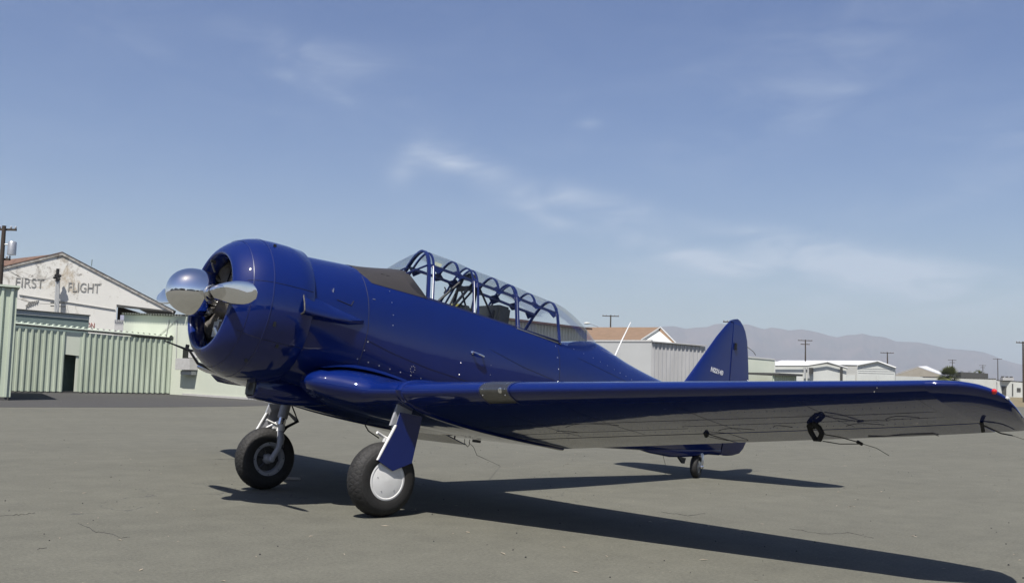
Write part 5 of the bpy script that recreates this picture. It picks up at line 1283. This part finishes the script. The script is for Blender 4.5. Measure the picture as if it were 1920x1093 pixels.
WCZ = .343
yA, xA = 1.235, 0.0
wl = wheel(.225, 1.235, WCZ, .347, .235, 'main_wheel', 0.0, outward=1); wl['label'] = 'near main wheel with a white disc hub cap'
wr = wheel(.225, -1.235, WCZ, .347, .235, 'main_wheel', 0.0, outward=-1); wr['label'] = 'far main wheel showing its grey rim and brake'
tw = wheel(-5.70, 0.0, .158, .160, .105, 'tail_wheel', math.radians(24), 'tail')
def toA(w): x, y, z = w[0], w[1], w[2]-H0A; return np.array([cP*x+sP*z, y, -sP*x+cP*z])
def gear(side):
    s = side; ax = toA((.225, s*1.235, WCZ)); yi = s*1.075
    g = PB(MB().tube([(-.135, s*1.235, -.70), (-.10, s*1.20, -.96)], [.062, .058], 16), 'gear_leg', GREY)
    PB(MB().tube([(-.10, s*1.20, -.96), (-.086, s*1.185, -1.08)], .040, 16), 'oleo_piston', CHROME, g)
    PB(MB().tube([(-.088, s*1.187, -1.04), (-.082, s*1.175, -1.12)], .054, 16), 'oleo_collar', WHITE, g)
    PB(MB().tube([(-.082, s*1.175, -1.11), (-.080, s*1.10, -1.20), (-.066, s*1.068, -1.29), (ax[0], yi, ax[2])], [.046, .042, .036, .032], 12), 'fork', GREY, g)
    PB(MB().revolve([(-.03, .036), (.02, .034), (.035, .022)], (ax[0], yi, ax[2]), (0, -s, 0), 16, True), 'axle_boss', GREY, g)
    PB(MB().box((-.070, yi, -1.28), (.075, .04, .035)), 'fork_clamp', GREY, g, bevel=.005)
    for d in (.0, .03): PB(MB().tube([(-.13, s*1.19, -.88+d*.2), (-.29, s*1.19, -.955-d)], .013, 6), 'torque_link', GREY, g)
    for d in (.0, .03): PB(MB().tube([(-.30, s*1.19, -.965), (-.12, s*1.175, -1.085+d*.3)], .014, 6), 'torque_link', BLACK, g)
    PB(MB().tube([(-.15, s*1.16, -.78), (-.22, s*1.16, -.88), (-.27, s*1.15, -.96), (-.16, s*1.15, -1.05), (-.10, s*1.12, -1.13), (-.08, s*1.03, -1.30)], .008, 6), 'brake_hose', BLACKR, g)
    # tow lug and torque bracket in white
    PB(MB().tube([(-.07, s*1.16, -1.06), (.02, s*1.16, -1.035), (.10, s*1.18, -1.01)], .014, 6), 'tow_lug', WHITE, g)
    PB(MB().box((-.02, s*1.17, -1.075), (.07, .03, .05)), 'tow_bracket', WHITE, g, bevel=.008)
    # outboard door plate with a folded flange
    D = [(.005, -.795), (.028, -.937), (.161, -1.268), (-.019, -1.342), (-.217, -1.244), (-.250, -.80)]
    yo = s*1.375
    door = PB(MB().prism([(x, yo-s*.012, z) for x, z in D], (0, s*.012, 0)), 'gear_door', BLUE, smooth=False, bevel=.003)
    PB(MB().prism([(x*.97-.001, yo-s*.018, z+.004) for x, z in D], (0, s*.004, 0)), 'inner_skin', GREY, door, smooth=False)
    PB(MB().prism([(.030, yo-s*.03, -.92), (.166, yo-s*.03, -1.262), (.166, yo, -1.262), (.030, yo, -.92)], (-.014, 0, .004)), 'door_flange', WHITE, door, smooth=False)
    PB(MB().tube([(-.09, s*1.24, -1.0), (-.09, yo-s*.01, -1.02)], .016, 6), 'door_bracket', GREY, door)
    PB(MB().tube([(-.09, s*1.24, -1.0), (.09, yo-s*.02, -1.16)], .014, 6), 'door_bracket', WHITE, door)
    # well strut plate, upper trunnion and drag brace
    PB(MB().prism([(.015, s*1.30, -.72), (-.16, s*1.30, -.72), (-.14, s*1.30, -.84), (.06, s*1.30, -.93)], (0, s*.03, 0)), 'trunnion_plate', GREY, g, smooth=False)
    return g
gear(1); gear(-1)
# tail wheel fork
tA = toA((-5.70, 0, .158)); cy_, sy_ = math.cos(math.radians(24)), math.sin(math.radians(24))
def tf(p): return (-5.70+cy_*p[0]-sy_*p[1], sy_*p[0]+cy_*p[1], .158+p[2])
tg = MB().tube([tf((-.02, .072, 0)), tf((-.02, .085, .08)), tf((-.03, .075, .165)), tf((-.03, .03, .215)), tf((-.01, 0, .235)), tf((.05, 0, .275)), tf((.12, 0, .33))], [.020, .022, .024, .028, .030, .026, .024], 10).build('tail_wheel_fork', ALU, plane)
MB().revolve([(0, .028), (.02, .026), (.03, .012)], tf((-.02, .072, 0)), (-sy_, cy_, 0), 12, True).build('axle_nut', CHROME, tg)
MB().tube([tf((-.03, .02, .21)), tf((-.13, .02, .245)), tf((-.20, .01, .26))], .016, 8).build('steering_horn', ALU, tg)
MB().tube([tf((.0, 0, .22)), tf((-.05, 0, .36))], .035, 10).build('swivel_post', GREY, tg)

# ------------------------------------------------------------------ small loose things on the apron
def gl(px, py, z=0.0):
    d = ray(px, py); t = (z-CAM[2])/d[2]; return CAM+d*t
ck = empty('wheel_chock', gl(545, 899)); tag(ck, 'small pale chock bar on the ground behind the far main wheel', 'chock')
MB().box((0, 0, .015), (.24, .035, .03), [RT*[1, 1, 0]/np.linalg.norm(RT[:2]), [-RT[1], RT[0], 0], [0, 0, 1]]).build('bar', mat('pale_wood', (.55, .52, .46), .8, var=.2, vscale=20), ck, smooth=False, bevel=.006)
MB().box((0.10, .0, .045), (.05, .05, .02), [RT*[1, 1, 0]/np.linalg.norm(RT[:2]), [-RT[1], RT[0], 0], [0, 0, 1]]).build('wedge', MATS['pale_wood'], ck, smooth=False, bevel=.006)
q = gl(1250, 848); tb_ = empty('tow_bar', q); tag(tb_, 'thin white bar lying on the asphalt ahead of the tail wheel', 'tow bar')
a, b = gl(1226, 846)-q, gl(1272, 852)-q; MB().tube([a+[0, 0, .03], b+[0, 0, .03]], .022, 8).build('bar', WHITE, tb_); MB().tube([b+[0, 0, .03], b+(b-a)*.08+[0, 0, .035]], .03, 8).build('bar_end', WHITE, tb_)
def ground_wire(pts, name, label, first=None):
    P_ = [gl(a, b, c) for a, b, c in pts]; o = MB().tube(P_, .004, 5).build(name, WIRE); tag(o, label, 'cable')
def at_y(px, py, Y): d = ray(px, py); return CAM+d*((Y-CAM[1])/d[1])
PB(MB().tube([(-1.98, -.14, -.90), toA(at_y(888, 838, -.12)), toA(at_y(894, 853, -.10)), toA(gl(938, 873, .006))], .0028, 5), 'bonding_wire', MATS['grey_wick'], WC)
PB(MB().tube([toA(at_y(1241, 844, 0)), toA(at_y(1244, 857, 0)), toA(gl(1248, 873, .005))], .003, 5), 'bonding_wire', MATS['grey_wick'], fus)
# leaf litter and grit: too many to count
LIT = mat('pale_litter', (.52, .46, .36), .8, var=.4, vscale=30, color2=(.30, .25, .17)); mb = MB(); rng = random.Random(11)
for i in range(520):
    z = 5+36*rng.random()**1.3; px = rng.uniform(-60, 1980); p = ground_at(px, z)
    r = rng.uniform(.004, .014) if rng.random() < .8 else rng.uniform(.014, .026); a = rng.uniform(0, 6.28); h = .003+.006*rng.random()
    d = np.array([math.cos(a), math.sin(a), 0]); e_ = np.array([-d[1], d[0], 0]); k = rng.uniform(.25, .8)
    mb.add([p+d*r*2+[0, 0, h*.4+.002], p+e_*r*k+[0, 0, h], p-d*r*2+[0, 0, .003], p-e_*r*k+[0, 0, h*.6+.002]], [(0, 1, 2, 3)])
tag(mb.build('leaf_litter', LIT, smooth=False), 'scattered pale leaf bits and grit on the asphalt', None, kind='stuff')
mb = MB()
for i in range(260):
    z = 4.5+18*rng.random(); p = ground_at(rng.uniform(-60, 1980), z); r = rng.uniform(.003, .009); mb.revolve([(0, r), (r*.9, r*.6), (r*1.2, .001)], p, (0, 0, 1), 5)
tag(mb.build('dark_grit', BLACKR, smooth=False), 'small dark pebbles scattered on the asphalt', None, kind='stuff')

ck_m = mat('crack_tar', (.045, .043, .040), .8, var=.3, vscale=30); mb = MB(); rng = random.Random(5)
for pts in ([(146, 980), (165, 988), (180, 997), (205, 1000), (228, 1008), (246, 1006)], [(-20, 968), (20, 966), (45, 964), (70, 961)], [(1480, 990), (1540, 1001), (1590, 998), (1650, 1012)], [(1240, 960), (1290, 966), (1330, 962)], [(70, 1030), (78, 1027), (90, 1027)]):
    P_ = []
    for (x0, y0), (x1, y1) in zip(pts, pts[1:]):
        for k in range(5): u = k/5; q = gl(x0+(x1-x0)*u, y0+(y1-y0)*u+rng.uniform(-1, 1)); P_.append((q[0], q[1], .0005))
    mb.tube(P_, [rng.uniform(.0015, .004) for _ in P_], 4)
mb.build('pavement_cracks', ck_m, kind='stuff')['label'] = 'thin dark cracks wandering over the asphalt'

# ------------------------------------------------------------------ haze
HZ = 15500
hm = bpy.data.materials.new('haze_air'); hm.use_nodes = True; t = hm.node_tree; t.nodes.clear()
o_ = N(t, 'ShaderNodeOutputMaterial'); pv = N(t, 'ShaderNodeVolumePrincipled'); pv.inputs['Density'].default_value = 1.15e-4; pv.inputs['Color'].default_value = (.80, .90, 1.0, 1); pv.inputs['Anisotropy'].default_value = .14
t.links.new(pv.outputs[0], o_.inputs['Volume'])
HB = MB().box((0, 0, 320), (2*HZ, 2*HZ, 670)); hz = HB.build('haze', hm, smooth=False); hz['kind'] = 'stuff'
